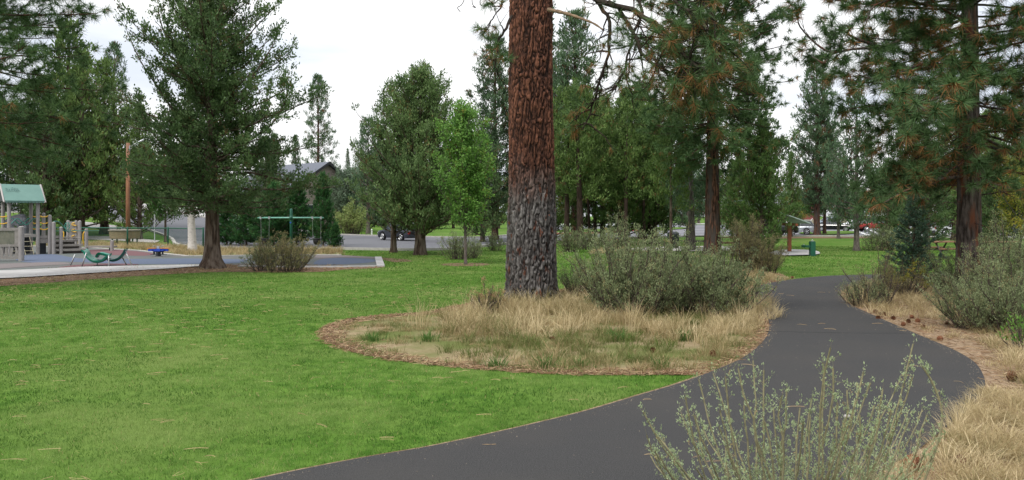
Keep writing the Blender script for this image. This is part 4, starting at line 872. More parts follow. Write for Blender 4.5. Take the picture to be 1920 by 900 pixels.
# ragged taller fringe along the path side of the lawn
g = Geo(); edge = offset_poly(POLY_PATH, .07); pts = edge[(edge[:, 1] < 30)]
def along(poly, n, r_, jit):
    p = np.asarray(poly)[:, :2]; sN = np.linalg.norm(np.roll(p, -1, 0) - p, axis=1); c = np.cumsum(sN) / sN.sum(); u = r_.rand(n); i = np.searchsorted(c, u); f = r_.rand(n)[:, None]
    return p[i] * (1 - f) + np.roll(p, -1, 0)[i] * f + r_.normal(size=(n, 2)) * jit
q = along(edge, 26000, rs, .03); q = infrust(q); ok = ~inside(POLY_BED, q[:, 0], q[:, 1]) & ~inside(offset_poly(POLY_PATH, .035), q[:, 0], q[:, 1]) & ~inside(POLY_ISL, q[:, 0], q[:, 1]) & (q[:, 1] < 26); q = q[ok]; n = len(q)
blades(g, rs, np.c_[q, np.zeros(n)], rs.uniform(.02, .055, n), .005, rs.uniform(.2, 1.2, n), np.clip(rs.normal(.45, .2, n), 0, 1), 1)
tag(g.obj('lawn_edge_grass', M_BL), 'slightly longer ragged grass along the asphalt edge of the lawn', 'grass', kind='stuff')

def tufts(g, centers, nb, hl, hh, wd, spread, tlo, thi, bl=(.2, 1.3)):
    n = len(centers) * nb
    if n == 0: return
    c = np.repeat(centers, nb, 0); r_ = np.abs(rs.normal(size=n)) * spread; a = rs.uniform(0, 6.283, n)
    B = np.c_[c[:, 0] + r_ * np.cos(a), c[:, 1] + r_ * np.sin(a), np.zeros(n)]
    tc = np.repeat(rs.uniform(tlo, thi, len(centers)), nb) + rs.normal(size=n) * .1
    hc = np.repeat(rs.uniform(hl, hh, len(centers)), nb) * rs.uniform(.5, 1.1, n); bc = np.repeat(rs.uniform(.75, 1.15, len(centers)), nb)
    blades(g, rs, B, hc, wd * rs.uniform(.7, 1.3, n), rs.uniform(bl[0], bl[1], n) * bc, np.clip(tc, 0, 1), 2, a + rs.normal(size=n) * .5)
g = Geo(); q = scatter(rs, offset_poly(POLY_ISL, -.25), 16); u = q[:, 0] / q[:, 1] * F + CX
near_edge = ~inside(offset_poly(POLY_ISL, -.6), q[:, 0], q[:, 1]); left = u < 830
sel = (~left) & ~near_edge; mid = q[sel]; v_ = noise2(mid, .8, 9)
tufts(g, mid[v_ > .4], 42, .15, .52, .0065, .08, .25, 1.0)
tufts(g, mid[v_ <= .42], 40, .10, .26, .006, .08, .0, .42)
tufts(g, q[(~left) & near_edge], 40, .10, .24, .006, .08, .3, .85)
q2 = scatter(rs, offset_poly(POLY_ISL, -.08), 22); u2 = q2[:, 0] / q2[:, 1] * F + CX; n3 = noise2(q2, 1.1, 4)
tufts(g, q2[(u2 < 900) & (n3 > .3)], 40, .05, .12, .006, .10, .05, .62)
tufts(g, q2[(u2 >= 900) & (n3 > .5)], 30, .05, .13, .006, .10, .1, .7)
# tall pale seed stalks
c = GP([(790, 618), (800, 610), (780, 612), (950, 600), (1010, 610), (1120, 620), (1180, 630), (1420, 600), (1400, 610), (1380, 585), (1430, 590), (870, 610), (900, 600)]); tufts(g, c, 26, .45, .75, .006, .10, .6, .95, (.05, .6))
c = along(smooth_poly(GP([(1120, 600), (1250, 625), (1330, 628), (1400, 610), (1425, 590), (1430, 570)]), False, 4), 90, rs, .18); tufts(g, c, 50, .2, .4, .006, .07, .6, 1.0)
c = along(smooth_poly(GP([(930, 585), (990, 580), (1060, 582), (1100, 592)]), False, 4), 70, rs, .2); tufts(g, c, 46, .2, .42, .006, .08, .5, .95)
tag(g.obj('dry_island_grass', M_DRY), 'long dry tan grass and weeds covering the island under the huge pine', 'grass', kind='stuff')
# green leafy weeds in the island
g = Geo(); c = GP([(1165, 640), (1150, 632), (1240, 690), (800, 640), (845, 600), (1020, 690), (1090, 688), (1280, 640), (930, 690), (700, 640)])
tufts(g, c, 70, .12, .26, .009, .09, .0, .3); tag(g.obj('green_weeds', leafmat('weed_blades', [(0, (.06, .14, .025)), (1, (.14, .24, .06))], .3)), 'fresh green weed tufts among the dry island grass', 'grass', kind='stuff')
# right verge
g = Geo(); q = scatter(rs, POLY_BED, 20, 3.4, 26); q = infrust(q, 200); u = q[:, 0] / q[:, 1] * F + CX; vv = CY + HC * F / q[:, 1]
bare = ((u < 1925) & (vv > 600) & (vv < 780) & (u < 1846 + (vv - 640) * .9)) | (~inside(offset_poly(POLY_BED, -.12), q[:, 0], q[:, 1]))
far = vv < 600; d_ = q[~bare & ~far]; tufts(g, d_, 70, .10, .32, .0042, .09, .35, .95, (.5, 1.6))
tufts(g, q[far & ~bare], 40, .12, .28, .006, .10, .5, .95)
tufts(g, q[bare & (noise2(q, 2, 3) > .62)], 26, .05, .14, .0045, .06, .5, .9)
q = scatter(rs, POLY_BED, 60, 3.4, 8.5); q = infrust(q, 200); u = q[:, 0] / q[:, 1] * F + CX; q = q[u > 1760]; tufts(g, q, 60, .10, .26, .0034, .06, .45, .95, (.5, 1.6))
q = scatter(rs, POLY_BED, 40, 3.2, 5.6); u = q[:, 0] / q[:, 1] * F + CX; q = q[(u > 1380) & (u < 1750)]; tufts(g, q, 20, .2, .45, .0034, .06, .6, 1.0, (.1, .9))
# grass tuft leaning over the path edge
c = GP([(1800, 800), (1812, 790), (1790, 815)]); tufts(g, c, 60, .25, .42, .0035, .07, .75, 1.0, (.2, 1.2))
tag(g.obj('dry_verge_grass', M_DRY), 'dry straw-coloured grass on the verge right of the path', 'grass', kind='stuff')
g = Geo(); q = scatter(rs, verge, 10); tufts(g, q, 30, .12, .4, .013, .12, .35, .9, (.05, .8)); q = scatter(rs, POLY_MUL, 2.2, 20, 40); tufts(g, q, 14, .04, .14, .01, .1, .1, .7)
q = scatter(rs, GP([(1100, 478), (1120, 466), (1180, 466), (1180, 474)]), 8); tufts(g, q, 24, .1, .3, .013, .12, .5, .9)
q = scatter(rs, GP([(1400, 535), (1440, 535), (1480, 524), (1440, 512), (1390, 520)]), 16); tufts(g, q, 34, .08, .2, .009, .1, .5, .95)
tag(g.obj('fence_side_grass', M_DRY), 'dry tufts along the fence, the mulch strip and the far path bend', 'grass', kind='stuff')

# fallen pine needles, twigs
g = Geo(); q = np.concatenate([scatter(rs, BIG, 5.0, 5, 12), scatter(rs, BIG, 6, 12, 22)]); q = infrust(q); q = q[noise2(q, .5, 2) + rs.rand(len(q)) * .5 > .62]
u_ = q[:, 0] / q[:, 1] * F + CX; q = q[(rs.rand(len(q)) < np.where(u_ < 1300, .6, .3) * np.where(inside(POLY_PATH, q[:, 0], q[:, 1]), .45, 1))]
n = len(q); a = np.where(rs.rand(n) < .6, rs.normal(0, .3, n), rs.uniform(0, math.pi, n)); L = rs.uniform(.08, .2, n)
for k in (0, 1):
    aa = a + rs.normal(size=n) * .25; dv = np.c_[np.cos(aa), np.sin(aa)]; lift = np.where(inside(POLY_PATH, q[:, 0], q[:, 1]), .032, .036)
    s = np.linspace(0, 1, 4)[None, :, None]; bow = rs.normal(size=(n, 1, 1)) * .012
    Pn = q[:, None, :] + dv[:, None, :] * (L[:, None, None] * s) + np.c_[-np.sin(aa), np.cos(aa)][:, None, :] * (bow * s * (1 - s) * 4)
    Pz = np.concatenate([Pn, np.broadcast_to(lift[:, None, None], (n, 4, 1)) + .012 * np.sin(s * math.pi) * rs.rand(n, 1, 1)], 2)
    g.tubes(Pz, np.full((n, 4), 1) * (.0007 + .00007 * q[:, 1:2]), 3, rs.uniform(.2, 1, n))
tag(g.obj('fallen_pine_needles', leafmat('needle_litter', [(0, (.24, .14, .07)), (1, (.50, .37, .20))], .0)), 'fallen tan pine needles scattered on lawn and asphalt', 'needles', kind='stuff')
# litter on soil strips
g = Geo(); ring = np.concatenate([along(offset_poly(POLY_ISL, -.16), 5200, rs, .10), along(offset_poly(POLY_ISL, .015), 6500, rs, .04)]); q = np.concatenate([ring, scatter(rs, POLY_BED, 90, 4, 22), scatter(rs, POLY_MUL, 40, 20, 34)]); q = infrust(q); q = q[~inside(POLY_PATH, q[:, 0], q[:, 1])]
n = len(q); a = rs.uniform(0, math.pi, n); L = rs.uniform(.05, .16, n); s = np.linspace(0, 1, 3)[None, :, None]
Pn = np.concatenate([q[:, None] + np.c_[np.cos(a), np.sin(a)][:, None] * (L[:, None, None] * s), .007 + .016 * np.abs(rs.normal(size=(n, 3, 1)))], 2)
g.tubes(Pn, np.full((n, 3), 1) * (.0022 + .00013 * q[:, 1:2]), 3, rs.uniform(0, 1, n))
tag(g.obj('ground_litter', leafmat('litter', [(0, (.09, .05, .03)), (.5, (.26, .15, .085)), (1, (.45, .34, .2))], 0)), 'brown needle and twig litter on the bare soil edges', 'litter', kind='stuff')
g = Geo(); q = scatter(rs, POLY_PATH, 12, 4.5, 18); q = np.concatenate([q, along(offset_poly(POLY_PATH, -.06), 6000, rs, .05)]); q = infrust(q); q = q[inside(offset_poly(POLY_PATH, -.01), q[:, 0], q[:, 1])]; n = len(q); r_ = rs.uniform(.002, .006, n) * (1 + q[:, 1] * .03); a = rs.uniform(0, 6.28, n)
V = np.stack([np.c_[q[:, 0] + r_ * np.cos(a + k), q[:, 1] + r_ * np.sin(a + k), np.full(n, .0285)] for k in (0, 2.1, 4.2)] + [np.c_[q, .0285 + r_]], 1).reshape(-1, 3)
b_ = (np.arange(n) * 4)[:, None, None]; g.add(V, (b_ + np.array([[[0, 1, 3], [1, 2, 3], [2, 0, 3]]])).reshape(-1, 3), np.repeat(rs.rand(n), 4))
tag(g.obj('path_grit', leafmat('grit', [(0, (.07, .065, .06)), (.7, (.15, .13, .105)), (1, (.30, .25, .19))], 0)), 'pale grit and crumbs of soil lying on the asphalt path', 'grit', kind='stuff')
# crack across the path
cp = GP([(1437, 624), (1500, 626), (1560, 627), (1620, 628), (1700, 628)]); sweep('path_crack', cp, .012, .0012, pmat('crack_dark', (.012, .012, .012), rough=1), .0285)
# ================================================================== PLAYGROUND
M_POST = pmat('grey_recycled_post', (.25, .235, .23), (.32, .30, .29), 9, .8, .2, stretch=(1, 1, .3), spec=.15)
M_PANEL = pmat('taupe_panel', (.22, .205, .19), (.29, .27, .25), 7, .75, .1, spec=.2)
M_TEAL = flat('teal_metal', (.05, .24, .19), .4)
M_ROOFT = pmat('teal_roof', (.10, .19, .165), (.12, .22, .19), 2, .6, 0, spec=.3)
M_YEL = flat('yellow_plastic', (.72, .42, .04), .4)
M_STEEL = flat('galvanised_steel', (.45, .46, .47), .4, .6)
M_DK = flat('dark_plastic', (.03, .035, .04), .5)
M_GRN = flat('dark_green_paint', (.008, .085, .05), .45)
M_ROPE = flat('rope_tan', (.42, .38, .26), .9)
M_BLU = flat('blue_plastic', (.02, .06, .40), .4)
O3 = np.array(G(71, 477)); ux = np.array([.74, .67, 0]); uy = np.array([-.67, .74, 0])
PT = empty('play_tower', tuple(O3), 'grey play tower with a teal gabled roof and yellow rungs at the left edge', 'playground tower')
def Lp(u, v, z): return ux * u + uy * v + UP * z
MT = Matrix(((ux[0], uy[0], 0, 0), (ux[1], uy[1], 0, 0), (0, 0, 1, 0), (0, 0, 0, 1)))
def part(name, mat, parent, fn, smooth=False):
    g = Geo(); fn(g); return g.obj(name, mat, parent, smooth)
def post(u, v, h, r=.085, parent=PT):
    def f(g):
        g.tube([Lp(u, v, -.05), Lp(u, v, h - .04)], r, 14, cap=False); g.tube([Lp(u, v, h - .04), Lp(u, v, h - .01), Lp(u, v, h + .02)], [r, r * .8, r * .25], 14)
    return part('post', M_POST, parent, f, False)
U1 = -1.22; V2 = 1.55
for (u, v, h) in [(U1, 0, 2.65), (0, 0, 2.65), (0, V2, 2.65), (U1, V2, 2.65), (.52, 0, 1.95), (.62, -.35, 1.6), (.95, -.3, 1.35), (.52, V2 - .2, 2.05)]: post(u, v, h)
# gable roof along u
def roof(g):
    a0, a1, e0, e1, ze, zr, t_ = U1 - .22, .25, -.28, V2 + .28, 2.6, 3.42, .05; vm = V2 / 2
    for va in (e0, e1):
        Q = [Lp(a0, va, ze), Lp(a1, va, ze), Lp(a1, vm, zr), Lp(a0, vm, zr)]; T_ = [q + UP * t_ for q in Q]
        g.add(Q + T_, [(0, 1, 2, 3), (4, 7, 6, 5), (0, 4, 5, 1), (1, 5, 6, 2), (3, 7, 4, 0)])
        n = 12   # scalloped drip edge
        for k in range(n):
            u0 = a0 + (a1 - a0) * k / n; u1 = a0 + (a1 - a0) * (k + 1) / n
            g.add([Lp(u0, va, ze + .02), Lp(u1, va, ze + .02), Lp(u1, va, ze - .03), Lp((u0 + u1) / 2, va, ze - .06), Lp(u0, va, ze - .03)], [(0, 1, 2), (0, 2, 3), (0, 3, 4)])
part('roof', M_ROOFT, PT, roof)
for ua in (U1 - .25, .27): part('roof_trim', flat('pale_trim', (.38, .35, .34), .7), PT, lambda g: g.tube([Lp(ua, -.3, 2.57), Lp(ua, V2 / 2, 3.47), Lp(ua, V2 + .3, 2.57)], .045, 4))
for ua in (U1 - .2, .22): part('gable_panel', flat('dark_gable', (.05, .06, .06), .8), PT, lambda g: g.add([Lp(ua, -.2, 2.62), Lp(ua, V2 + .2, 2.62), Lp(ua, V2 / 2, 3.38)], [(0, 1, 2)]))
def emblem(g):   # dark leaf sprig on the roof slope
    sl = norm(np.array([0, 0, 0]) + Lp(0, V2 / 2 + .28, 3.42 - 2.6)); nrm = norm(np.cross(ux, sl))
    o = Lp(U1 + .02, -.28, 2.6) + sl * .78 + nrm * -.0; s_ = -1 if nrm[1] > 0 else 1; o = o + nrm * s_ * .06 + UP * .05
    def leaf(cx, cy, an, L):
        d = ux * math.cos(an) + sl * math.sin(an); p = np.cross(d, nrm); c = o + ux * cx + sl * cy
        g.add([c, c + d * L * .5 + p * L * .2, c + d * L, c + d * L * .5 - p * L * .2], [(0, 1, 2, 3)])
    for cx, cy, an in [(.0, .02, 3.6), (.08, .05, 4.2), (.16, .07, 4.5), (.24, .05, 4.9), (.3, .0, 5.3), (.0, .1, 2.9), (.12, .14, .4), (.22, .13, .2), (.32, .1, -.2), (.36, .02, -.5)]: leaf(cx, cy, an, .14)
part('leaf_emblem', flat('emblem_dark', (.02, .08, .07), .6), PT, emblem)
part('deck', M_PANEL, PT, lambda g: g.box(U1 + .09, -.09, -.04, V2 + .04, .86, 1.0, M=MT))
if 1:
    for z in (1.22, 1.52, 1.85):
        for (ua, ub, va, vb) in [(U1 - .55, U1 - .05, 0, 0), (.07, .46, 0, 0), (.0, .46, V2, V2 - .15)]:
            p = [Lp(ua + (ub - ua) * s, va + (vb - va) * s, z + .06 * abs(2 * s - 1) ** 2) for s in np.linspace(0, 1, 9)]; part('yellow_rung', M_YEL, PT, lambda g: g.tube(p, .028, 8), True)
def wavy(g):
    for v_ in (.3, V2 - .05):
        g.tube([Lp(U1 + .08 + 1.1 * s, v_, 1.62 + .15 * math.sin(s * 9.4 - 1.2)) for s in np.linspace(0, 1, 24)], .024, 8)
    g.tube([Lp(.68 + .9 * s, -.1 + .9 * s, 1.62 + .12 * math.sin(s * 5) - .45 * s) for s in np.linspace(0, 1, 18)], .024, 8)
    g.tube([Lp(.7, .1, 1.15), Lp(3.0, .9, 1.12)], .02, 6)
part('wavy_rail', M_TEAL, PT, wavy, True)
def net(g):
    for u in (U1 + .15, U1 + .5, U1 + .85): g.tube([Lp(u, -.06, .88), Lp(u + .14, -.3, .02)], .016, 5)
    for z in (.2, .42, .65): g.tube([Lp(U1 + .12, -.06 - .25 * (1 - z), z), Lp(-.2, -.06 - .25 * (1 - z), z)], .014, 5)
part('rope_net', M_ROPE, PT, net)
part('crawl_panel', M_DK, PT, lambda g: g.box(U1 + .1, -.1, V2 - .1, V2, .0, .85, M=MT)); part('crawl_panel', M_DK, PT, lambda g: g.box(.1, .42, .3, .36, .0, .55, M=MT))
part('side_panel', M_PANEL, PT, lambda g: (g.box(.1, .46, .05, .1, .55, .78, M=MT), g.box(.1, .46, .02, .07, .8, .93, M=MT)))
# steps and transfer deck
def steps(g):
    for k, (z0, z1) in enumerate([(.0, .24), (.26, .46), (.48, .68)]):
        g.box(.72 + .02 * k, 2.15 - .12 * k, -.35 + .42 * k, .6 + .3 * k, z1 - .1, z1, M=MT)
        g.box(.76 + .02 * k, 2.08 - .12 * k, .02 + .42 * k, .06 + .42 * k, 0, z1 - .1, M=MT)
part('steps', M_PANEL, PT, steps)
part('step_rail', M_PANEL, PT, lambda g: g.tube([Lp(1.95, .1, .75), Lp(1.75, .5, .78), Lp(.9, .6, .78)], .035, 6))
# climbing panel with yellow grips
C0 = np.array(G(136, 466)) - O3
def PC(px, py, d): return P(px, py, d) - O3
dC = C0[1] + O3[1]
def cpanel(g):
    a, b = PC(128, 0, dC), PC(146, 0, dC)
    for y0, y1, t_ in [(415.5, 451, .07)]:
        z0 = Zof(y1, dC); z1 = Zof(y0, dC)
        g.box(a[0], b[0], a[1], a[1] + t_, z0, z1)
part('climbing_panel', M_PANEL, PT, cpanel)
def cposts(px, top, bot=466, r=.085, d=None):
    d = d or dC
    a = PC(px, 0, d)
    def f(g):
        z1 = Zof(top, d); g.tube([(a[0], a[1] + .03, -.05), (a[0], a[1] + .03, z1 - .04)], r, 14, cap=False); g.tube([(a[0], a[1] + .03, z1 - .04), (a[0], a[1] + .03, z1), (a[0], a[1] + .03, z1 + .02)], [r, r * .8, r * .25], 14)
    part('post', M_POST, PT, f)
cposts(127, 413.5); cposts(142, 414, r=.075); cposts(149, 414)
for py in (420.5, 432.5, 444): part('grip', M_YEL, PT, lambda g: g.tube([PC(138.5, py, dC - .08) + np.array([.12 * math.cos(a) + (.1 if a > 4 else 0), 0, .075 * math.sin(a)]) for a in np.linspace(1.2, 5.1, 12)], .03, 8), True)
def wheel(g):
    c = PC(126, 424, dC - .25)
    g.tube([c + np.array([.14 * math.cos(a), 0, .2 * math.sin(a)]) for a in np.linspace(0, 6.283, 18)], .022, 6)
    for a in (0, 2.1, 4.2): g.tube([c, c + np.array([.14 * math.cos(a), 0, .2 * math.sin(a)])], .016, 5)
part('steering_wheel', M_TEAL, PT, wheel, True)
if 1: part('yellow_handle', M_YEL, PT, lambda g: g.tube([PC(117, 432, dC - .3), PC(119.5, 436, dC - .3), PC(119.5, 446, dC - .3), PC(118, 451, dC - .3)], .028, 8), True); part('yellow_handle', M_YEL, PT, lambda g: g.tube([PC(158.5, 434, dC), PC(156, 438, dC), PC(155.5, 450, dC), PC(157.5, 459, dC)], .03, 8), True)
# transfer bench beyond the climbing panel
eb = G(162, 470); BN = empty('bench', eb, 'low grey bench between two round posts right of the climbing panel', 'bench')
dB = eb[1]
def PB(px, py, d=None): return P(px, py, d or dB) - np.array(eb)
for px, top, dd in ((162, 428.5, dB), (210, 450.5, dB - .4)):
    part('post', M_POST, BN, lambda g: g.tube([(PB(px, 0, dd)[0], dd - dB, -.05), (PB(px, 0, dd)[0], dd - dB, Zof(top, dd) - .03), (PB(px, 0, dd)[0], dd - dB, Zof(top, dd))], [.09, .09, .045], 14))
part('seat', M_PANEL, BN, lambda g: g.box(.06, PB(210, 0, dB - .4)[0] - .08, -.15, .35, Zof(464, dB) + .0, Zof(462, dB) + .03))
part('brace', M_DK, BN, lambda g: g.box(PB(206, 0)[0], PB(208, 0)[0], -.1, .3, 0, Zof(464, dB)))
# front-left activity panel
p0 = np.array(G(40, 490)); PN = empty('activity_panel', tuple(p0), 'low play wall with a scratched clear window and slatted skirt at the left edge', 'playground panel')
dP = p0[1]; MPN = Matrix.Rotation(R(14), 4, 'Z')
part('post', M_POST, PN, lambda g: g.tube([(0, 0, -.05), (0, 0, Zof(425.5, dP)), (0, 0, Zof(424, dP))], [.11, .11, .05], 16))
part('post', M_POST, PN, lambda g: g.tube([(-1.75, -.4, -.05), (-1.75, -.4, 1.35), (-1.75, -.4, 1.38)], [.11, .11, .05], 16))
zt = Zof(427, dP)
def rails(g):
    g.box(-1.75, -.06, -.05, .05, zt - .12, zt, M=MPN); g.box(-1.75, -.06, -.05, .05, .62, .72, M=MPN); g.box(-1.75, -.06, -.05, .05, .10, .22, M=MPN)
    g.box(-.24, -.1, -.04, .04, .72, zt - .12, M=MPN); g.box(-1.75, -1.55, -.04, .04, .72, zt - .12, M=MPN)
    for k in range(9):
        x = -1.66 + k * .185; w0 = .05
        zs = np.linspace(.22, .62, 6)
        for a, b in zip(zs[:-1], zs[1:]): g.box(x - w0 + .018 * math.sin(a * 16 + k), x + w0 + .018 * math.sin(a * 14 + 2 * k), -.025, .025, a, b, M=MPN)
part('frame', M_PANEL, PN, rails)
mg = pmat('clear_scratched_window', (.20, .22, .17), (.34, .33, .26), 3, .25, 0, spec=.6)
b_ = mg.node_tree.nodes.get('Principled BSDF') or [n for n in mg.node_tree.nodes if n.type == 'BSDF_PRINCIPLED'][0]; b_.inputs['Transmission Weight'].default_value = .55
part('window', mg, PN, lambda g: g.box(-1.55, -.24, -.008, .008, .72, zt - .12, M=MPN))
# wave seats
def wave(g, pts, dep, th=.05, flare=0):
    p = smooth_poly(pts, False, 4); n = len(p); t = norm(np.gradient(p, axis=0)); q = np.array([dep[0], dep[1], 0.])
    nn = norm(np.cross(t, q)); nn *= np.sign(nn[:, 2:3] + 1e-9)
    m = 6; V = []
    for sgn in (0, 1):
        for k in range(m + 1):
            s = k / m; edge = .05 * (2 * s - 1) ** 4
            V.append(p + q * s + UP * edge - nn * th * sgn)
    V = np.concatenate(V); i = np.arange(n - 1)
    for layer in (0, 1):
        for k in range(m):
            b0 = (layer * (m + 1) + k) * n; f = np.stack([b0 + i, b0 + i + 1, b0 + n + i + 1, b0 + n + i], 1); g.add(V, f) if (layer == 0 and k == 0) else g.f.append(f + g.n - len(V))
    for k in (0, m):
        a = k * n; b0 = ((m + 1) + k) * n; g.f.append(np.stack([a + i, a + i + 1, b0 + i + 1, b0 + i], 1) + g.n - len(V))
    for e in (0, n - 1):
        k = np.arange(m); g.f.append(np.stack([k * n + e, (k + 1) * n + e, (m + 1 + k + 1) * n + e, (m + 1 + k) * n + e], 1) + g.n - len(V))
ws = np.array(G(154, 501)); WS = empty('wave_seat', tuple(ws), 'green curved lounging seats on slanted steel legs on the maroon rubber', 'playground seat')
dW = ws[1]
def PW(px, py, d=None): return P(px, py, d or dW) - ws
M_GSEAT = pmat('green_seat', (.015, .19, .13), (.02, .23, .155), 4, .35, 0, spec=.5); M_GS2 = pmat('dark_green_seat', (.01, .09, .085), (.015, .11, .10), 4, .4, 0, spec=.4)
part('seat', M_GSEAT, WS, lambda g: wave(g, [PW(153, 470), PW(158, 474), PW(162, 482), (PW(168, 488)), PW(177, 491.5), PW(188, 490), PW(196, 484), PW(200, 479)], (-.35, 1.0)), True)
part('seat', M_GS2, WS, lambda g: wave(g, [PW(201, 487, dW + .3), PW(210, 489, dW + .3), PW(220, 486, dW + .3), PW(228, 478, dW + .3), PW(233, 469, dW + .3)], (-.25, .7)), True)
part('seat', M_GSEAT, WS, lambda g: wave(g, [PW(178, 483, dW + .7), PW(182, 477, dW + .7), PW(187, 476, dW + .7), PW(196, 478, dW + .7), PW(203, 480, dW + .7)], (-.15, .5)), True)
for a, b, d0 in [((162, 474), (153, 501), dW), ((141, 477), (132, 498), dW + .9), ((204, 479), (204, 498.5), dW), ((182, 491), (182, 497), dW + .6), ((234, 469), (248.5, 496.5), dW + .4), ((230, 483), (238, 496), dW + .9)]:
    part('leg', M_STEEL, WS, lambda g: g.tube([PW(*a, d0), np.array([PW(*b, d0)[0], PW(*b, d0)[1], -.0])], .026, 8), True)
# spring rider
sr = np.array(G(297, 481)); SR = empty('spring_rider', tuple(sr), 'blue spring rider with an orange edge and silver handles near the fence', 'spring rider')
part('spring', M_DK, SR, lambda g: (g.tube([(.1 * math.cos(a), .1 * math.sin(a), .02 + a / 31.4 * .2) for a in np.linspace(0, 31.4, 80)], .018, 5), g.tube([(0, 0, 0), (0, 0, .03)], .16, 14), g.box(-.2, .2, -.12, .12, .21, .24)), True)
part('body', M_BLU, SR, lambda g: (g.box(-.46, .46, -.05, .05, .25, .37), g.box(-.16, .16, -.16, .16, .25, .34), g.box(-.32, -.2, -.2, .2, .27, .32), g.box(.2, .32, -.2, .2, .27, .32)))
part('trim', flat('orange_trim', (.62, .24, .03), .5), SR, lambda g: (g.box(-.52, -.1, -.07, .07, .372, .405), g.box(.1, .52, -.07, .07, .372, .405)))
part('handle', M_STEEL, SR, lambda g: (g.tube([(-.2, -.12, .37), (-.2, -.12, .5), (-.2, .12, .5), (-.2, .12, .37)], .018, 6), g.tube([(.2, -.12, .37), (.2, -.12, .5), (.2, .12, .5), (.2, .12, .37)], .018, 6), g.box(-.06, .06, -.05, .05, .375, .49)))
for s_ in (-1, 1): part('footrest', M_DK, SR, lambda g: (g.box(s_ * .2 - .03, s_ * .2 + .03, -.03, .03, .1, .25), g.box(s_ * .24 - .1, s_ * .24 + .1, -.1, .1, .085, .105)))
# swing
dS = 40.6; sw = np.array([*AT(546, dS)[:2], 0.]); SW = empty('swing', tuple(sw), 'green single-post swing with a crossbar and two bucket seats in front of the firs', 'swing')
zb = Zof(408.3, dS)
part('post', M_GRN, SW, lambda g: (g.tube([(0, 0, -.05), (0, 0, Zof(393, dS)), (0, 0, Zof(391, dS))], [.075, .075, .035], 14), g.tube([(0, 0, zb - .1), (0, 0, zb + .1)], .095, 14)), True)
xl, xr = P(483, 0, dS)[0] - sw[0], P(607, 0, dS)[0] - sw[0]
part('crossbar', flat('pale_teal_bar', (.16, .40, .31), .35), SW, lambda g: g.tube([(xl, 0, zb), (xr, 0, zb)], .038, 12), True)
part('hub_cap', M_BLU, SW, lambda g: g.tube([(0, -.12, zb - .25), (0, -.14, zb - .25)], .04, 10))
for pa, pb in ((489, 505), (586, 602)):
    xa, xb = P(pa, 0, dS)[0] - sw[0], P(pb, 0, dS)[0] - sw[0]; xm = (xa + xb) / 2
    bs = part('bucket_seat', flat('black_rubber', (.015, .015, .017), .7), SW, lambda g: (g.tube([(xm, 0, .42), (xm, 0, .5), (xm, 0, .68), (xm, 0, .72)], [.06, .17, .2, .19], 14), g.tube([(xm + .2 * math.cos(a), .2 * math.sin(a), .73) for a in np.linspace(0, 6.283, 16)], .02, 6)), True)
    for x in (xa, xb):
        part('chain', M_STEEL, bs, lambda g: [g.tube([(x + (xm + (.2 if x == xb else -.2) - x) * s0_, 0, zb - (zb - .73) * s0_), (x + (xm + (.2 if x == xb else -.2) - x) * s1_, .0, zb - (zb - .73) * s1_)], .009, 4) for s0_, s1_ in [(k / 22, (k + .8) / 22) for k in range(22)]])
        part('hanger', M_STEEL, bs, lambda g: g.box(x - .04, x + .04, -.06, .06, zb - .07, zb + .065))
# chain link fence
M_WIRE = flat('green_wire', (.02, .14, .09), .5)
fp = [np.array(G(px, py)) for px, py in ((60, 461), (150, 462), (239, 464), (315, 464.5), (381, 467))]
FE = empty('chain_link_fence', tuple(fp[2]), 'dark green chain link fence between the playground and the street', 'fence')
for p in fp: part('post', M_GRN, FE, lambda g: g.tube([p - fp[2] - UP * .05, p - fp[2] + UP * 1.22, p - fp[2] + UP * 1.26], [.05, .05, .02], 8), True)
part('top_rail', M_GRN, FE, lambda g: g.tube([p - fp[2] + UP * 1.17 for p in fp], .034, 8), True)
def mesh_(g):
    for a, b in zip(fp[:-1], fp[1:]):
        L = np.linalg.norm(b - a); n = int(L / .11); t = (b - a) / L
        for k in range(-10, n):
            for sg in (0, 1):
                s0, s1 = k * .11, k * .11 + 1.12; z0, z1 = (.05, 1.15) if sg == 0 else (1.15, .05)
                if s0 < 0: z0 = z0 + (z1 - z0) * (-s0 / 1.12); s0 = 0
                if s1 > L: z1 = z0 + (z1 - z0) * (L - s0) / (s1 - s0); s1 = L
                g.tubes(np.array([[a - fp[2] + t * s0 + UP * z0, a - fp[2] + t * s1 + UP * z1]]), np.full((1, 2), .0022), 3)
part('wire_mesh', M_WIRE, FE, mesh_)
# round planter table behind the fence
pt = np.array(G(233, 463)); pt[1] += 2.2; pt[0] += -1.05; s_pt = pt[1] / F
PL = empty('round_table', (pt[0], pt[1], 0), 'big round timber-sided table on short green legs behind the fence', 'table')
part('drum', pmat('stacked_timber', (.17, .13, .08), (.30, .24, .15), 14, .9, .6, stretch=(.3, .3, 5), spec=.1), PL, lambda g: g.tube([(0, 0, .45), (0, 0, .47), (0, 0, .93), (0, 0, .95)], [.8, .86, .92, .90], 32))
part('top', pmat('timber_top', (.16, .14, .11), (.24, .21, .17), 10, .9, .4), PL, lambda g: g.tube([(0, 0, .955), (0, 0, 1.01), (0, 0, 1.03)], [.97, .97, .93], 32))
for sx_ in (-.65, .65): part('leg', M_GRN, PL, lambda g: (g.tube([(sx_, -.3, 0), (sx_, -.3, .46)], .045, 8), g.tube([(sx_, .3, 0), (sx_, .3, .46)], .045, 8)))
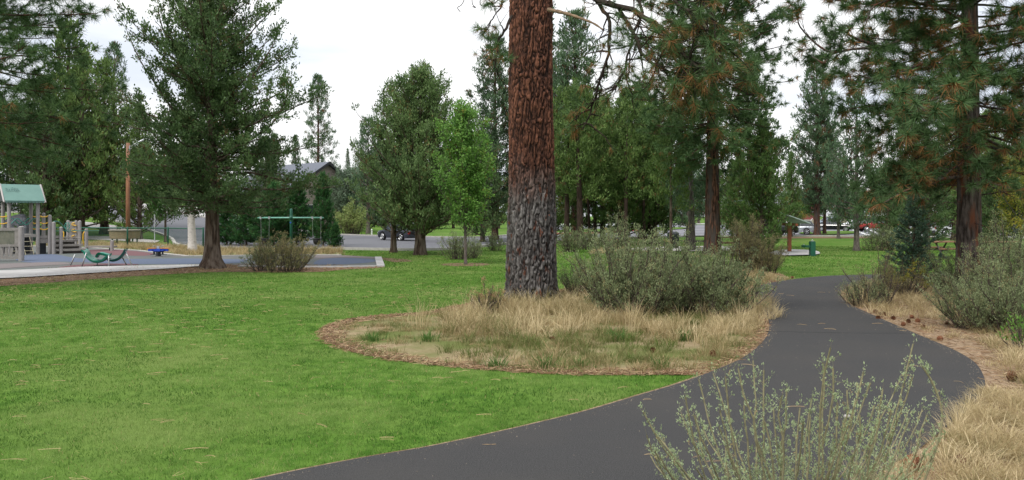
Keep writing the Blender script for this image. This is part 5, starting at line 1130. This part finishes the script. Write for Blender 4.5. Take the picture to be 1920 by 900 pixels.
# covered trailer behind the tower
tb = AT(41, 58); g = Geo(); rr_ = np.random.RandomState(2)
rings = []; 
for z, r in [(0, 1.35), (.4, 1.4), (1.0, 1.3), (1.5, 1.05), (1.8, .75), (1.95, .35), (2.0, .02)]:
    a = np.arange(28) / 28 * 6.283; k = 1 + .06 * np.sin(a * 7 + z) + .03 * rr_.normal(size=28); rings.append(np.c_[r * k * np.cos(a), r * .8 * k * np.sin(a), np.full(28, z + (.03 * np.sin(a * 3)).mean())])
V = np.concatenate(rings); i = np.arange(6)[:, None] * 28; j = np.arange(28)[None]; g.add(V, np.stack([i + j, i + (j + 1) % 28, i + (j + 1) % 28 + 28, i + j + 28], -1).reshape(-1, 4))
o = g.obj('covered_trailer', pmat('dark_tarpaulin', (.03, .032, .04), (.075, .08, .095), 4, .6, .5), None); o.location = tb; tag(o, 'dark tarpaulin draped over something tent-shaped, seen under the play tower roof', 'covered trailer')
# lamp pole
lp_ = G(240, 466); lp_ = AT(240, 54.5); mL = 54.5 / F; hL = Zof(268, 54.5) - lp_[2]
LPo = empty('street_lamp', lp_, 'orange-brown wooden pole with a slanting silver lamp arm behind the fence', 'street lamp')
part('pole', pmat('orange_wood', (.18, .085, .045), (.30, .14, .075), 4, .85, .4, stretch=(2, 2, .3), c3=(.20, .12, .09), s3=1), LPo, lambda g: g.tube([(0, 0, -.1), (0, 0, hL)], [.155, .12], 12), True)
part('arm', flat('silver_metal', (.55, .57, .6), .35, .5), LPo, lambda g: (g.tube([(.08, 0, hL - .3), (.7, 0, hL + .05), (1.3, 0, hL + .35)], .05, 8), g.tube([(0.06, 0, hL - .5), (.75, 0, hL - .02)], .025, 6), g.box(-.03, .12, -.06, .06, hL - .6, hL - .2)), True)
part('lamp_head', flat('lamp_grey', (.5, .5, .5), .4), LPo, lambda g: g.tube([(1.2, 0, hL + .3), (1.4, 0, hL + .38), (1.75, 0, hL + .52), (1.9, 0, hL + .56)], [.05, .12, .12, .04], 10), True)
# sign post beyond fence
sp_ = np.array(AT(290, 58)); o = empty('signpost', tuple(sp_), 'thin bare metal signpost at the street corner behind the fence', 'post')
part('post', M_STEEL, o, lambda g: (g.box(-.03, .03, -.02, .02, -.05, 2.0), g.box(-.045, .045, -.035, .035, -.04, .12)))
part('bracket', M_STEEL, o, lambda g: g.box(-.045, .045, -.03, -.02, 1.7, 1.95))
# white bollard across the street
wb = G(693, 441); wb = (wb[0], wb[1] + 1.2, wb[2]); o = empty('bollard', wb, 'small white post across the street beside the light green bush', 'bollard')
part('post', flat('white_paint', (.8, .8, .78), .6), o, lambda g: g.tube([(0, 0, -.05), (0, 0, .55), (0, 0, .6)], [.07, .07, .04], 10)); part('band', flat('grey_band', (.3, .3, .3), .6), o, lambda g: g.tube([(0, 0, .4), (0, 0, .46)], .073, 10))
# drinking fountain
df = np.array(G(1523, 480)); DF = empty('drinking_fountain', tuple(df), 'dark green drinking fountain with a side basin on the edge of the concrete pad', 'drinking fountain')
hF = Zof(452, df[1])
part('column', M_GRN, DF, lambda g: (g.box(-.115, .115, -.12, .12, 0, hF - .04), g.box(-.105, .105, -.11, .11, hF - .04, hF - .01), g.box(-.135, .135, -.14, .14, -.02, .05)))
part('basin', M_GRN, DF, lambda g: (g.box(-.47, -.112, -.09, .09, hF - .30, hF - .20), g.tube([(-.40, 0, hF - .28), (-.40, 0, hF - .215), (-.40, 0, hF - .19)], [.10, .12, .125], 14)))
part('bubbler', M_STEEL, DF, lambda g: (g.tube([(-.4, 0, hF - .2), (-.4, 0, hF - .14)], .03, 8), g.tube([(-.02, 0, hF - .012), (-.02, 0, hF + .05), (.03, 0, hF + .06)], .02, 6), g.tube([(-.0, 0, hF - .012), (0, 0, hF + .012)], .085, 14)))
# shelter post and corrugated roof
sh = np.array(G(1480, 473)); SH = empty('shelter', tuple(sh), 'park shelter with a brown steel post and a ribbed metal roof edge among the junipers', 'shelter')
M_BRN = flat('brown_steel', (.27, .085, .035), .55)
zc = Zof(418, sh[1])
part('post', M_BRN, SH, lambda g: (g.box(-.085, .085, -.085, .085, -.02, zc), g.box(-.14, .14, -.14, .14, -.02, .03)))
part('post', M_BRN, SH, lambda g: (g.box(-2.6, -2.43, .5, .67, -.02, zc), g.box(-2.66, -2.37, .44, .73, -.02, .03)))
def ribroof(g):
    # ribs run down the slope, which falls to the right (+x)
    xa, za, xb, zb_, n = -2.6, zc + 1.15, .66, zc - .03, 12
    for k in range(n):
        y0 = -1.2 + k * .2; h_ = .05
        for p, q, hh in ((y0, y0 + .09, h_), (y0 + .09, y0 + .2, 0.)): g.add([(xb, p, zb_ + hh), (xb, q, zb_ + hh), (xa, q, za + hh), (xa, p, za + hh)], [(0, 1, 2, 3)])
        for p in (y0, y0 + .09): g.add([(xb, p, zb_), (xb, p, zb_ + h_), (xa, p, za + h_), (xa, p, za)], [(0, 1, 2, 3)])
        g.add([(xb, y0, zb_), (xb, y0 + .09, zb_), (xb, y0 + .09, zb_ + h_), (xb, y0, zb_ + h_)], [(0, 1, 2, 3)])
part('roof', flat('ribbed_metal', (.42, .50, .47), .4, .4), SH, ribroof)
part('beam', M_BRN, SH, lambda g: g.box(-.06, .06, -1.1, 1.1, zc - .14, zc - .02))
# picnic tables
M_TBL = flat('table_dark', (.05, .045, .04), .6); M_TBR = pmat('table_wood', (.16, .08, .045), (.24, .13, .075), 6, .8, .3, stretch=(.4, 3, 3))
def picnic(loc, label, mt, rz=0):
    o = empty('picnic_table', loc, label, 'picnic table', None, rz)
    part('tabletop', mt, o, lambda g: [g.box(-.9, .9, -.36 + k * .15, -.225 + k * .15, .70, .75) for k in range(5)])
    for s_ in (-1, 1):
        part('bench_seat', mt, o, lambda g: g.box(-.9, .9, s_ * .72 - .13, s_ * .72 + .13, .41, .46))
        part('leg_frame', M_TBL, o, lambda g: (g.tube([(s_ * .6, -.62, 0), (s_ * .6, -.2, .69)], .035, 6), g.tube([(s_ * .6, .62, 0), (s_ * .6, .2, .69)], .035, 6), g.tube([(s_ * .6, -.8, .38), (s_ * .6, .8, .38)], .03, 6)))
    return o
picnic(G(1312, 466), 'dark picnic table left of the reddish pine trunk', M_TBL, .2)
picnic(G(1420, 469), 'dark picnic table under the shelter behind the brown bush', M_TBL, -.3)
picnic(G(1362, 470), 'reddish wooden picnic table right of the reddish pine trunk', M_TBR, .1)
picnic(AT(1880, 36), 'orange-brown picnic table glimpsed behind the grey bush at the right edge', M_TBR, .1)
picnic(AT(1765, 36), 'brown picnic table behind the small spruce', M_TBR, .4)
# litter bin
tb_ = np.array(G(1262, 466)); o = empty('litter_bin', tuple(tb_), 'dark slatted litter bin beside a trunk at the picnic pad', 'litter bin')
part('bin_body', flat('bin_green', (.015, .03, .022), .6), o, lambda g: [g.box(.30 * math.cos(a) - .03, .30 * math.cos(a) + .03, .30 * math.sin(a) - .03, .30 * math.sin(a) + .03, .05, .88) for a in np.arange(16) / 16 * 6.283] + [g.tube([(0, 0, .06), (0, 0, .84)], .27, 16)], )
part('lid', M_DK, o, lambda g: g.tube([(0, 0, .885), (0, 0, .93), (0, 0, .99)], [.34, .33, .2], 16))
e_ = empty('pine', AT(1258, 40.2), 'dark bare trunk directly in front of the litter bin', 'tree'); g = Geo(); trunk_geo(g, np.random.RandomState(7), 7, .09, 1.4, z0=-.1); g.obj('trunk', BARK_B, e_, True); o = link('crown', PROTO['stand_crown'][1], e_); o.scale = (.6, .6, .8)

# ================================================================== VEHICLES
M_GLASS = pmat('car_glass', (.02, .025, .03), (.05, .06, .07), 1, .08, 0, spec=.8)
M_TYRE = flat('tyre', (.012, .012, .013), .85); M_RIM = flat('rim', (.5, .51, .52), .3, .7)
M_TAIL = flat('tail_lamp', (.45, .02, .02), .3); M_HEAD = flat('head_lamp', (.75, .76, .78), .2)
def lens(prof, x):
    return np.interp(x, [p[0] for p in prof], [p[1] for p in prof])
def vehicle(label, cat, paint, loc, rz, kind='sedan', s=1.0):
    nm = {'sedan': 'parked_car', 'hatch': 'parked_car', 'suv': 'parked_suv', 'pickup': 'pickup_truck'}[kind]
    o = empty(nm, loc, label, cat, None, rz); o.scale = (s, s, s)
    L, W = {'sedan': (4.6, 1.78), 'hatch': (4.3, 1.75), 'suv': (4.7, 1.85), 'pickup': (5.4, 1.9)}[kind]; h = L / 2
    zb0, belt, top = {'sedan': (.24, .90, 1.42), 'hatch': (.24, .90, 1.46), 'suv': (.30, 1.05, 1.72), 'pickup': (.38, 1.05, 1.75)}[kind]
    hood = {'sedan': .80, 'hatch': .82, 'suv': .98, 'pickup': 1.02}[kind]
    # cabin stations (x, z) roofline; front is +x
    cab = {'sedan': [(-1.75, belt), (-1.05, top - .05), (-.4, top), (.25, top - .04), (1.05, belt - .02)], 'hatch': [(-2.05, belt), (-1.7, top - .1), (-.6, top), (.3, top - .05), (1.05, belt - .02)],
           'suv': [(-2.25, belt), (-2.0, top - .06), (-.6, top), (.45, top - .05), (1.15, belt - .02)], 'pickup': [(-.65, belt), (-.5, top - .06), (.2, top), (.85, top - .05), (1.4, belt - .02)]}[kind]
    rear = belt - (.0 if kind != 'pickup' else .05)
    xs = np.concatenate([np.linspace(-h, -h + .25, 4), np.linspace(-h + .4, h - .4, 22), np.linspace(h - .25, h, 4)])
    def body(g):
        rows = []
        for x in xs:
            e = max(0, (abs(x) - (h - .35)) / .35); wy = W / 2 * (1 - .16 * e ** 2); zt = np.interp(x, [-h, -h + .2, cab[0][0], cab[-1][0], h - .3, h], [rear - .12, rear, belt, belt - .02, hood, hood - .2]); zl = zb0 + .14 * e ** 2
            arch = 0
            for wx in (-h + .85, h - .9):
                if abs(x - wx) < .40: arch = max(arch, math.sqrt(.16 - (x - wx) ** 2) + .30 - zl)
            zl2 = zl + max(arch, 0)
            prof = [(wy * .94, zl2), (wy, zl2 + (zt - zl2) * .35), (wy * .995, zt - .14), (wy * .93, zt - .03), (wy * .8, zt)]
            rows.append([(x, y, z) for y, z in prof] + [(x, -y, z) for y, z in prof[::-1]])
        rows = np.array(rows); n, m = rows.shape[:2]; i = np.arange(n - 1)[:, None] * m; j = np.arange(m)[None]; jn = (j + 1) % m
        g.add(rows.reshape(-1, 3), np.stack([i + j, i + jn, i + jn + m, i + j + m], -1).reshape(-1, 4)); g.f.append(np.array([np.arange(m)[::-1]])); g.f.append(np.array([np.arange(m) + (n - 1) * m]))
    part('body', paint, o, body, False)
    def cabin_rows(inset, zoff):
        rows = []
        for x, z in cab:
            u = (z - belt) / (top - belt + 1e-6); wb_ = W / 2 * .90; wt = W / 2 * .70; y = wb_ + (wt - wb_) * max(u, 0); rows.append((x, y + inset, z + zoff))
        return rows
    def glass(g):
        r = cabin_rows(0, 0); zb_ = belt - .04
        for s_ in (1, -1):
            V = [(x, s_ * W / 2 * .90, zb_) for x, y, z in r] + [(x, s_ * y, z - .01) for x, y, z in r]; n = len(r); f = [(k, k + 1, n + k + 1, n + k) for k in range(n - 1)]; g.add(V, f)
        V = [(x, y, z - .01) for x, y, z in r] + [(x, -y, z - .01) for x, y, z in r]; n = len(r); g.add(V, [(k, k + 1, n + k + 1, n + k) for k in range(n - 1)])
    part('windows', M_GLASS, o, glass)
    def roofp(g):
        r = cabin_rows(0, .0)[1:-1]; V = [(x, y + .01, z + .012) for x, y, z in r] + [(x, -y - .01, z + .012) for x, y, z in r]; n = len(r); g.add(V, [(k, k + 1, n + k + 1, n + k) for k in range(n - 1)])
        full = cabin_rows(.012, .008)
        for s_ in (1, -1):
            for a, b in ((0, 1), (3, 4)): g.tube([(full[a][0], s_ * W / 2 * .9, belt - .03), (full[b][0], s_ * full[b][1], full[b][2])] if a == 0 else [(full[b][0], s_ * W / 2 * .9, belt - .03), (full[a][0], s_ * full[a][1], full[a][2])], .035, 5)
            g.tube([(q[0], s_ * q[1], q[2] + .0) for q in full[1:-1]], .03, 5); g.tube([(full[2][0] - .1, s_ * full[2][1], full[2][2]), (full[2][0] - .1, s_ * W / 2 * .905, belt - .03)], .032, 5)
    part('roof', paint, o, roofp)
    if kind == 'pickup': part('bed_interior', M_DK, o, lambda g: g.box(-h + .1, -.75, -W / 2 * .78, W / 2 * .78, belt - .045, belt + .003))
    for wx in (-h + .85, h - .9):
        for s_ in (1, -1):
            y = s_ * (W / 2 - .10); a = np.linspace(0, 6.283, 25)
            wh = part('wheel', M_TYRE, o, lambda g: g.tube([(wx, y - .1, .33), (wx, y - .08, .33), (wx, y + .08, .33), (wx, y + .1, .33)], [.29, .33, .33, .29], 22))
            part('rim', M_RIM, wh, lambda g: (g.tube([(wx, y + s_ * .085, .33), (wx, y + s_ * .108, .33)], .1, 10), [g.tube([(wx, y + s_ * .108, .33), (wx + .2 * math.cos(k * 1.2566), y + s_ * .106, .33 + .2 * math.sin(k * 1.2566))], .03, 5) for k in range(5)], g.tube([(wx + .21 * math.cos(t_), y + s_ * .105, .33 + .21 * math.sin(t_)) for t_ in a], .018, 4)))
    for s_ in (1, -1):
        part('headlight', M_HEAD, o, lambda g: g.box(h - .13, h - .02, s_ * W * .34 - .15, s_ * W * .34 + .15, hood - .30, hood - .16)); part('tail_light', M_TAIL, o, lambda g: g.box(-h - .005, -h + .12, s_ * W * .37 - .10, s_ * W * .37 + .10, rear - .34, rear - .14))
        part('mirror', paint, o, lambda g: g.box(cab[-1][0] - .3, cab[-1][0] - .15, s_ * W * .50 - .01 * s_, s_ * (W * .50 + .16), belt + .0, belt + .13))
    part('bumper', M_DK, o, lambda g: (g.box(h - .04, h + .04, -W * .38, W * .38, zb0 + .05, zb0 + .22), g.box(-h - .04, -h + .04, -W * .38, W * .38, zb0 + .05, zb0 + .22)))
    part('number_plate', flat('plate_white', (.6, .6, .58), .5), o, lambda g: g.box(-h - .055, -h - .02, -.16, .16, .5, .62))
    return o
PC_ = lambda n, c: flat(n, c, .22, .25, .6)
c_ = G(745, 452); vehicle('dark grey hatchback half hidden by the low branches of the broad juniper', 'car', PC_('paint_dark_grey', (.045, .05, .065)), (c_[0] + .1, c_[1] + .9, 0), R(132), 'hatch', .98)
c_ = AT(268, 96); vehicle('red and white pickup parked uphill behind the lamp pole', 'truck', PC_('paint_red', (.45, .02, .03)), c_, R(200), 'pickup')
c_ = AT(288, 99); vehicle('white car parked uphill immediately right of the red pickup', 'car', PC_('paint_white', (.75, .76, .78)), c_, R(200), 'sedan')
c_ = G(1487, 440); vehicle('silver car parked just right of the brown shelter post', 'car', PC_('paint_silver', (.42, .45, .5)), c_, R(160), 'hatch')
c_ = G(1452, 442.5); vehicle('black suv parked left of the silver car by the shelter', 'suv', PC_('paint_black', (.012, .013, .015)), c_, R(20), 'suv', .95)
c_ = G(1418, 440); vehicle('black car parked farther left, seen under the green junipers', 'car', _m['paint_black'], (c_[0], c_[1], 0), R(15), 'sedan')
c_ = G(1564, 434); vehicle('black sedan parked right of the double pine trunk', 'car', _m['paint_black'], c_, R(-28), 'sedan', .98)
c_ = G(1554, 425.5); vehicle('pale blue car parked behind the black sedan', 'car', PC_('paint_pale_blue', (.42, .5, .6)), c_, R(100), 'suv')
c_ = G(1603, 429); vehicle('white car parked between the black sedan and the red pickup', 'car', _m['paint_white'], c_, R(170), 'sedan')
c_ = G(1648, 434); vehicle('red pickup parked right of the leaning juniper trunk', 'truck', PC_('paint_dark_red', (.33, .035, .03)), c_, R(175), 'pickup')
c_ = G(1163, 428); vehicle('white car seen between the trunks of the stand, left one of the pale pair', 'car', _m['paint_white'], c_, R(205), 'hatch')
c_ = G(1190, 427.5); vehicle('silver-white car seen between the trunks of the stand, right one of the pale pair', 'car', _m['paint_silver'], c_, R(195), 'sedan')
c_ = AT(1905, 76); vehicle('dark blue car at the right edge of the parking, mostly behind junipers', 'car', PC_('paint_navy', (.02, .035, .09)), c_, R(10), 'sedan')
c_ = AT(1790, 74); vehicle('white suv parked behind the right pine trunk', 'car', _m['paint_white'], c_, R(5), 'suv')

# ================================================================== HOUSES
M_WALL = pmat('taupe_stucco', (.27, .225, .20), (.31, .26, .235), 3, .9, .1); M_RF = pmat('slate_roof', (.10, .11, .135), (.15, .16, .19), 20, .9, .4, stretch=(1, 1, 6)); M_TRIM = flat('dark_trim', (.03, .03, .035), .7)
def house(label, loc, rz, L, W, eave, ridge, wall, roofm, ov=.5, wins=()):
    """local +y is the gable normal towards the viewer side (-y face is the gable end)"""
    o = empty('house', loc, label, 'house', None, rz)
    part('wall', wall, o, lambda g: (g.add([(-W/2, 0, -.5), (W/2, 0, -.5), (W/2, 0, eave), (0, 0, ridge - .12), (-W/2, 0, eave)], [(0, 1, 2, 3, 4)]), g.add([(-W/2, L, -.5), (W/2, L, -.5), (W/2, L, eave), (0, L, ridge - .12), (-W/2, L, eave)], [(4, 3, 2, 1, 0)]),
                                         g.add([(-W/2, 0, -.5), (-W/2, L, -.5), (-W/2, L, eave), (-W/2, 0, eave)], [(3, 2, 1, 0)]), g.add([(W/2, 0, -.5), (W/2, L, -.5), (W/2, L, eave), (W/2, 0, eave)], [(0, 1, 2, 3)])))
    sl = (ridge - eave) / (W / 2)
    def rf(g):
        for s_ in (1, -1):
            a = s_ * (W / 2 + ov); ze = eave - sl * ov
            Q = [(a, -ov, ze), (a, L + ov, ze), (0, L + ov, ridge), (0, -ov, ridge)]; g.add(Q + [(x, y, z + .16) for x, y, z in Q], [(0, 1, 2, 3), (7, 6, 5, 4), (0, 4, 5, 1), (1, 5, 6, 2), (3, 7, 4, 0)])
    part('roof', roofm, o, rf)
    for y in (-ov - .03, L + ov + .03):
        def fascia(g):
            for s_ in (1, -1): g.add([(s_ * (W/2 + ov), y, eave - sl * ov - .12), (0, y, ridge - .14), (0, y, ridge + .2), (s_ * (W/2 + ov), y, eave - sl * ov + .2)], [(0, 1, 2, 3)])
        part('fascia', M_TRIM, o, fascia)
    for (x, z, w_, h_) in wins:
        wn = part('window', flat('white_frame', (.6, .6, .58), .6), o, lambda g: (g.box(x - w_/2 - .08, x + w_/2 + .08, -.06, -.01, z - .08, z), g.box(x - w_/2 - .08, x + w_/2 + .08, -.06, -.01, z + h_, z + h_ + .08), g.box(x - w_/2 - .08, x - w_/2, -.06, -.01, z, z + h_), g.box(x + w_/2, x + w_/2 + .08, -.06, -.01, z, z + h_)))
        part('pane', M_GLASS, wn, lambda g: g.box(x - w_/2, x + w_/2, -.035, -.012, z, z + h_))
    return o
hx = AT(613, 92); zr = Zof(306, 92) - hx[2]
ho = house('taupe house with a dark slate gable roof behind the young firs', (hx[0], hx[1], hx[2]), R(50), 13, 10.5, zr - 3.3, zr, M_WALL, M_RF, .5, ((-2.6, 1.2, 1.4, 1.3), (2.4, 1.2, 1.4, 1.3)))
part('vent', M_STEEL, ho, lambda g: g.tube([(-2.2, 2.5, zr - 1.4), (-2.2, 2.5, zr - .75)], .09, 8))
hx = AT(662, 118); zr = Zof(320, 118) - hx[2]
house('lower house with a light brown roof right of the slate gable', (hx[0], hx[1], hx[2]), R(-82), 12, 9, zr - 2.2, zr, M_WALL, pmat('brown_shingle', (.22, .17, .14), (.30, .25, .21), 20, .9, .4), .5)
hx = AT(1500, 205); zr = Zof(361, 205) - hx[2]
house('distant dark red house with a grey roof beyond the parking', (hx[0], hx[1], hx[2]), R(35), 16, 13, zr - 3.2, zr, pmat('barn_red', (.20, .055, .045), (.26, .08, .065), 4, .9), pmat('grey_shingle', (.16, .17, .19), (.21, .22, .24), 20, .9), .6, ((0, 1.4, 1.8, 1.2), (-4, 1.4, 1.6, 1.2)))
hx = AT(140, 112); zr = Zof(305, 112) - hx[2]
house('house hidden behind the olive junipers uphill of the street', (hx[0], hx[1] + 3, hx[2]), R(10), 12, 10, zr - 3, zr, M_WALL, M_RF, .5)
# low stone wall and rail fence beyond the parking
a_ = AT(1440, 178); o = empty('garden_wall', a_, 'low tan stone wall on the grass beyond the parking', 'wall')
part('wall', pmat('tan_stone', (.28, .24, .18), (.40, .35, .28), 3, .9, .5), o, lambda g: g.box(0, 20, 0, .4, -.1, 1.0)); part('coping', M_CONC2, o, lambda g: g.box(-.06, 20.06, -.06, .46, 1.003, 1.1))
a_ = AT(1472, 172); o = empty('football_goal', a_, 'white rail frame standing on the far grass beyond the parking', 'frame')
part('frame', flat('white_rail', (.6, .6, .58), .6), o, lambda g: (g.tube([(0, 0, 0), (1.2, 0, 2.8)], .07, 6), g.tube([(1.2, 0, 2.8), (7, 0, 2.8)], .07, 6), g.tube([(7, 0, 2.8), (7, 0, 0)], .07, 6), g.tube([(5, 0, .0), (6, 0, 1.4)], .07, 6)))
o.name = 'rail_frame'
# round leafy tree and low hedge beyond
T('round_tree', 1527, 120, 358, 1.0, 'small leafy tree on the far grass left of the double pine trunk')
T('yellow_tree', 1500, 150, 372, 1.2, 'bright green-yellow small tree in front of the far red house')

# ================================================================== PINE CONES, STONES
def cone(g, r=.045):
    for k in range(46):
        a = k * 2.39996; u = k / 46; z = r * (.15 + 1.9 * u); rad = r * (1.05 * math.sin(math.pi * min(1, .18 + u * .8)) + .1)
        c = np.array([rad * math.cos(a), rad * math.sin(a), z]); d = norm(np.array([math.cos(a), math.sin(a), .5])); p = norm(np.cross(d, UP)) * r * .28
        b0 = c - d * rad * .7; g.add([b0 - p * .4, b0 + p * .4, c + p, c + d * r * .25, c - p, b0 - UP * r * .1], [(0, 1, 2, 3), (0, 3, 4, 5)], .5)
    g.tube([(0, 0, r * .1), (0, 0, r * 2)], [r * .5, r * .12], 6)
gc = Geo(); cone(gc); MCONE = gc.mesh('pine_cone', pmat('cone_brown', (.09, .035, .02), (.22, .10, .055), 30, .9, spec=.1))
def cone_at(px, py, label, group=None, s=1.0, k=[0]):
    k[0] += 1; o = link('pine_cone', MCONE); p = G(px, py); o.location = (p[0], p[1], .02 * s); o.rotation_euler = (1.4, .3 * k[0], k[0] * 1.3); o.scale = (s, s, s); o.location.z = .05 * s; tag(o, label, 'pine cone', group)
cone_at(1888, 716, 'reddish pine cone on the bare dirt right of the path', s=1.15); cone_at(1712, 890, 'large pine cone at the bottom edge in the dry grass', s=1.2)
cone_at(1811, 880, 'greyish pine cone half buried in dry grass at the bottom right', s=1.0)
for px, py in [(1643, 588), (1672, 600), (1690, 612), (1722, 606), (1735, 617), (1660, 592), (1625, 578), (1706, 598), (1764, 640), (1780, 610), (1648, 600), (1700, 606), (1455, 527), (1486, 523), (1040, 640), (1338, 668), (1220, 662)]:
    cone_at(px, py, 'small brown pine cone in the litter on the soil edge right of the path' if px > 1600 else ('small brown pine cone at the far bend of the path' if px > 1440 else 'small brown pine cone in the dry grass island'), 'small pine cones in the litter', .8)
# leaning drain stones on the path: a small pale pebble
g = Geo(); rr_ = np.random.RandomState(5); g.tube([(-.03, 0, .0), (-.02, 0, .01), (.015, 0, .014), (.03, 0, .005)], [.006, .018, .019, .008], 9); o = g.obj('pebble', M_CONC2, None, True); o.location = (*G(1588, 790)[:2], .035); tag(o, 'pale pebble on the asphalt behind the foreground bush', 'pebble')
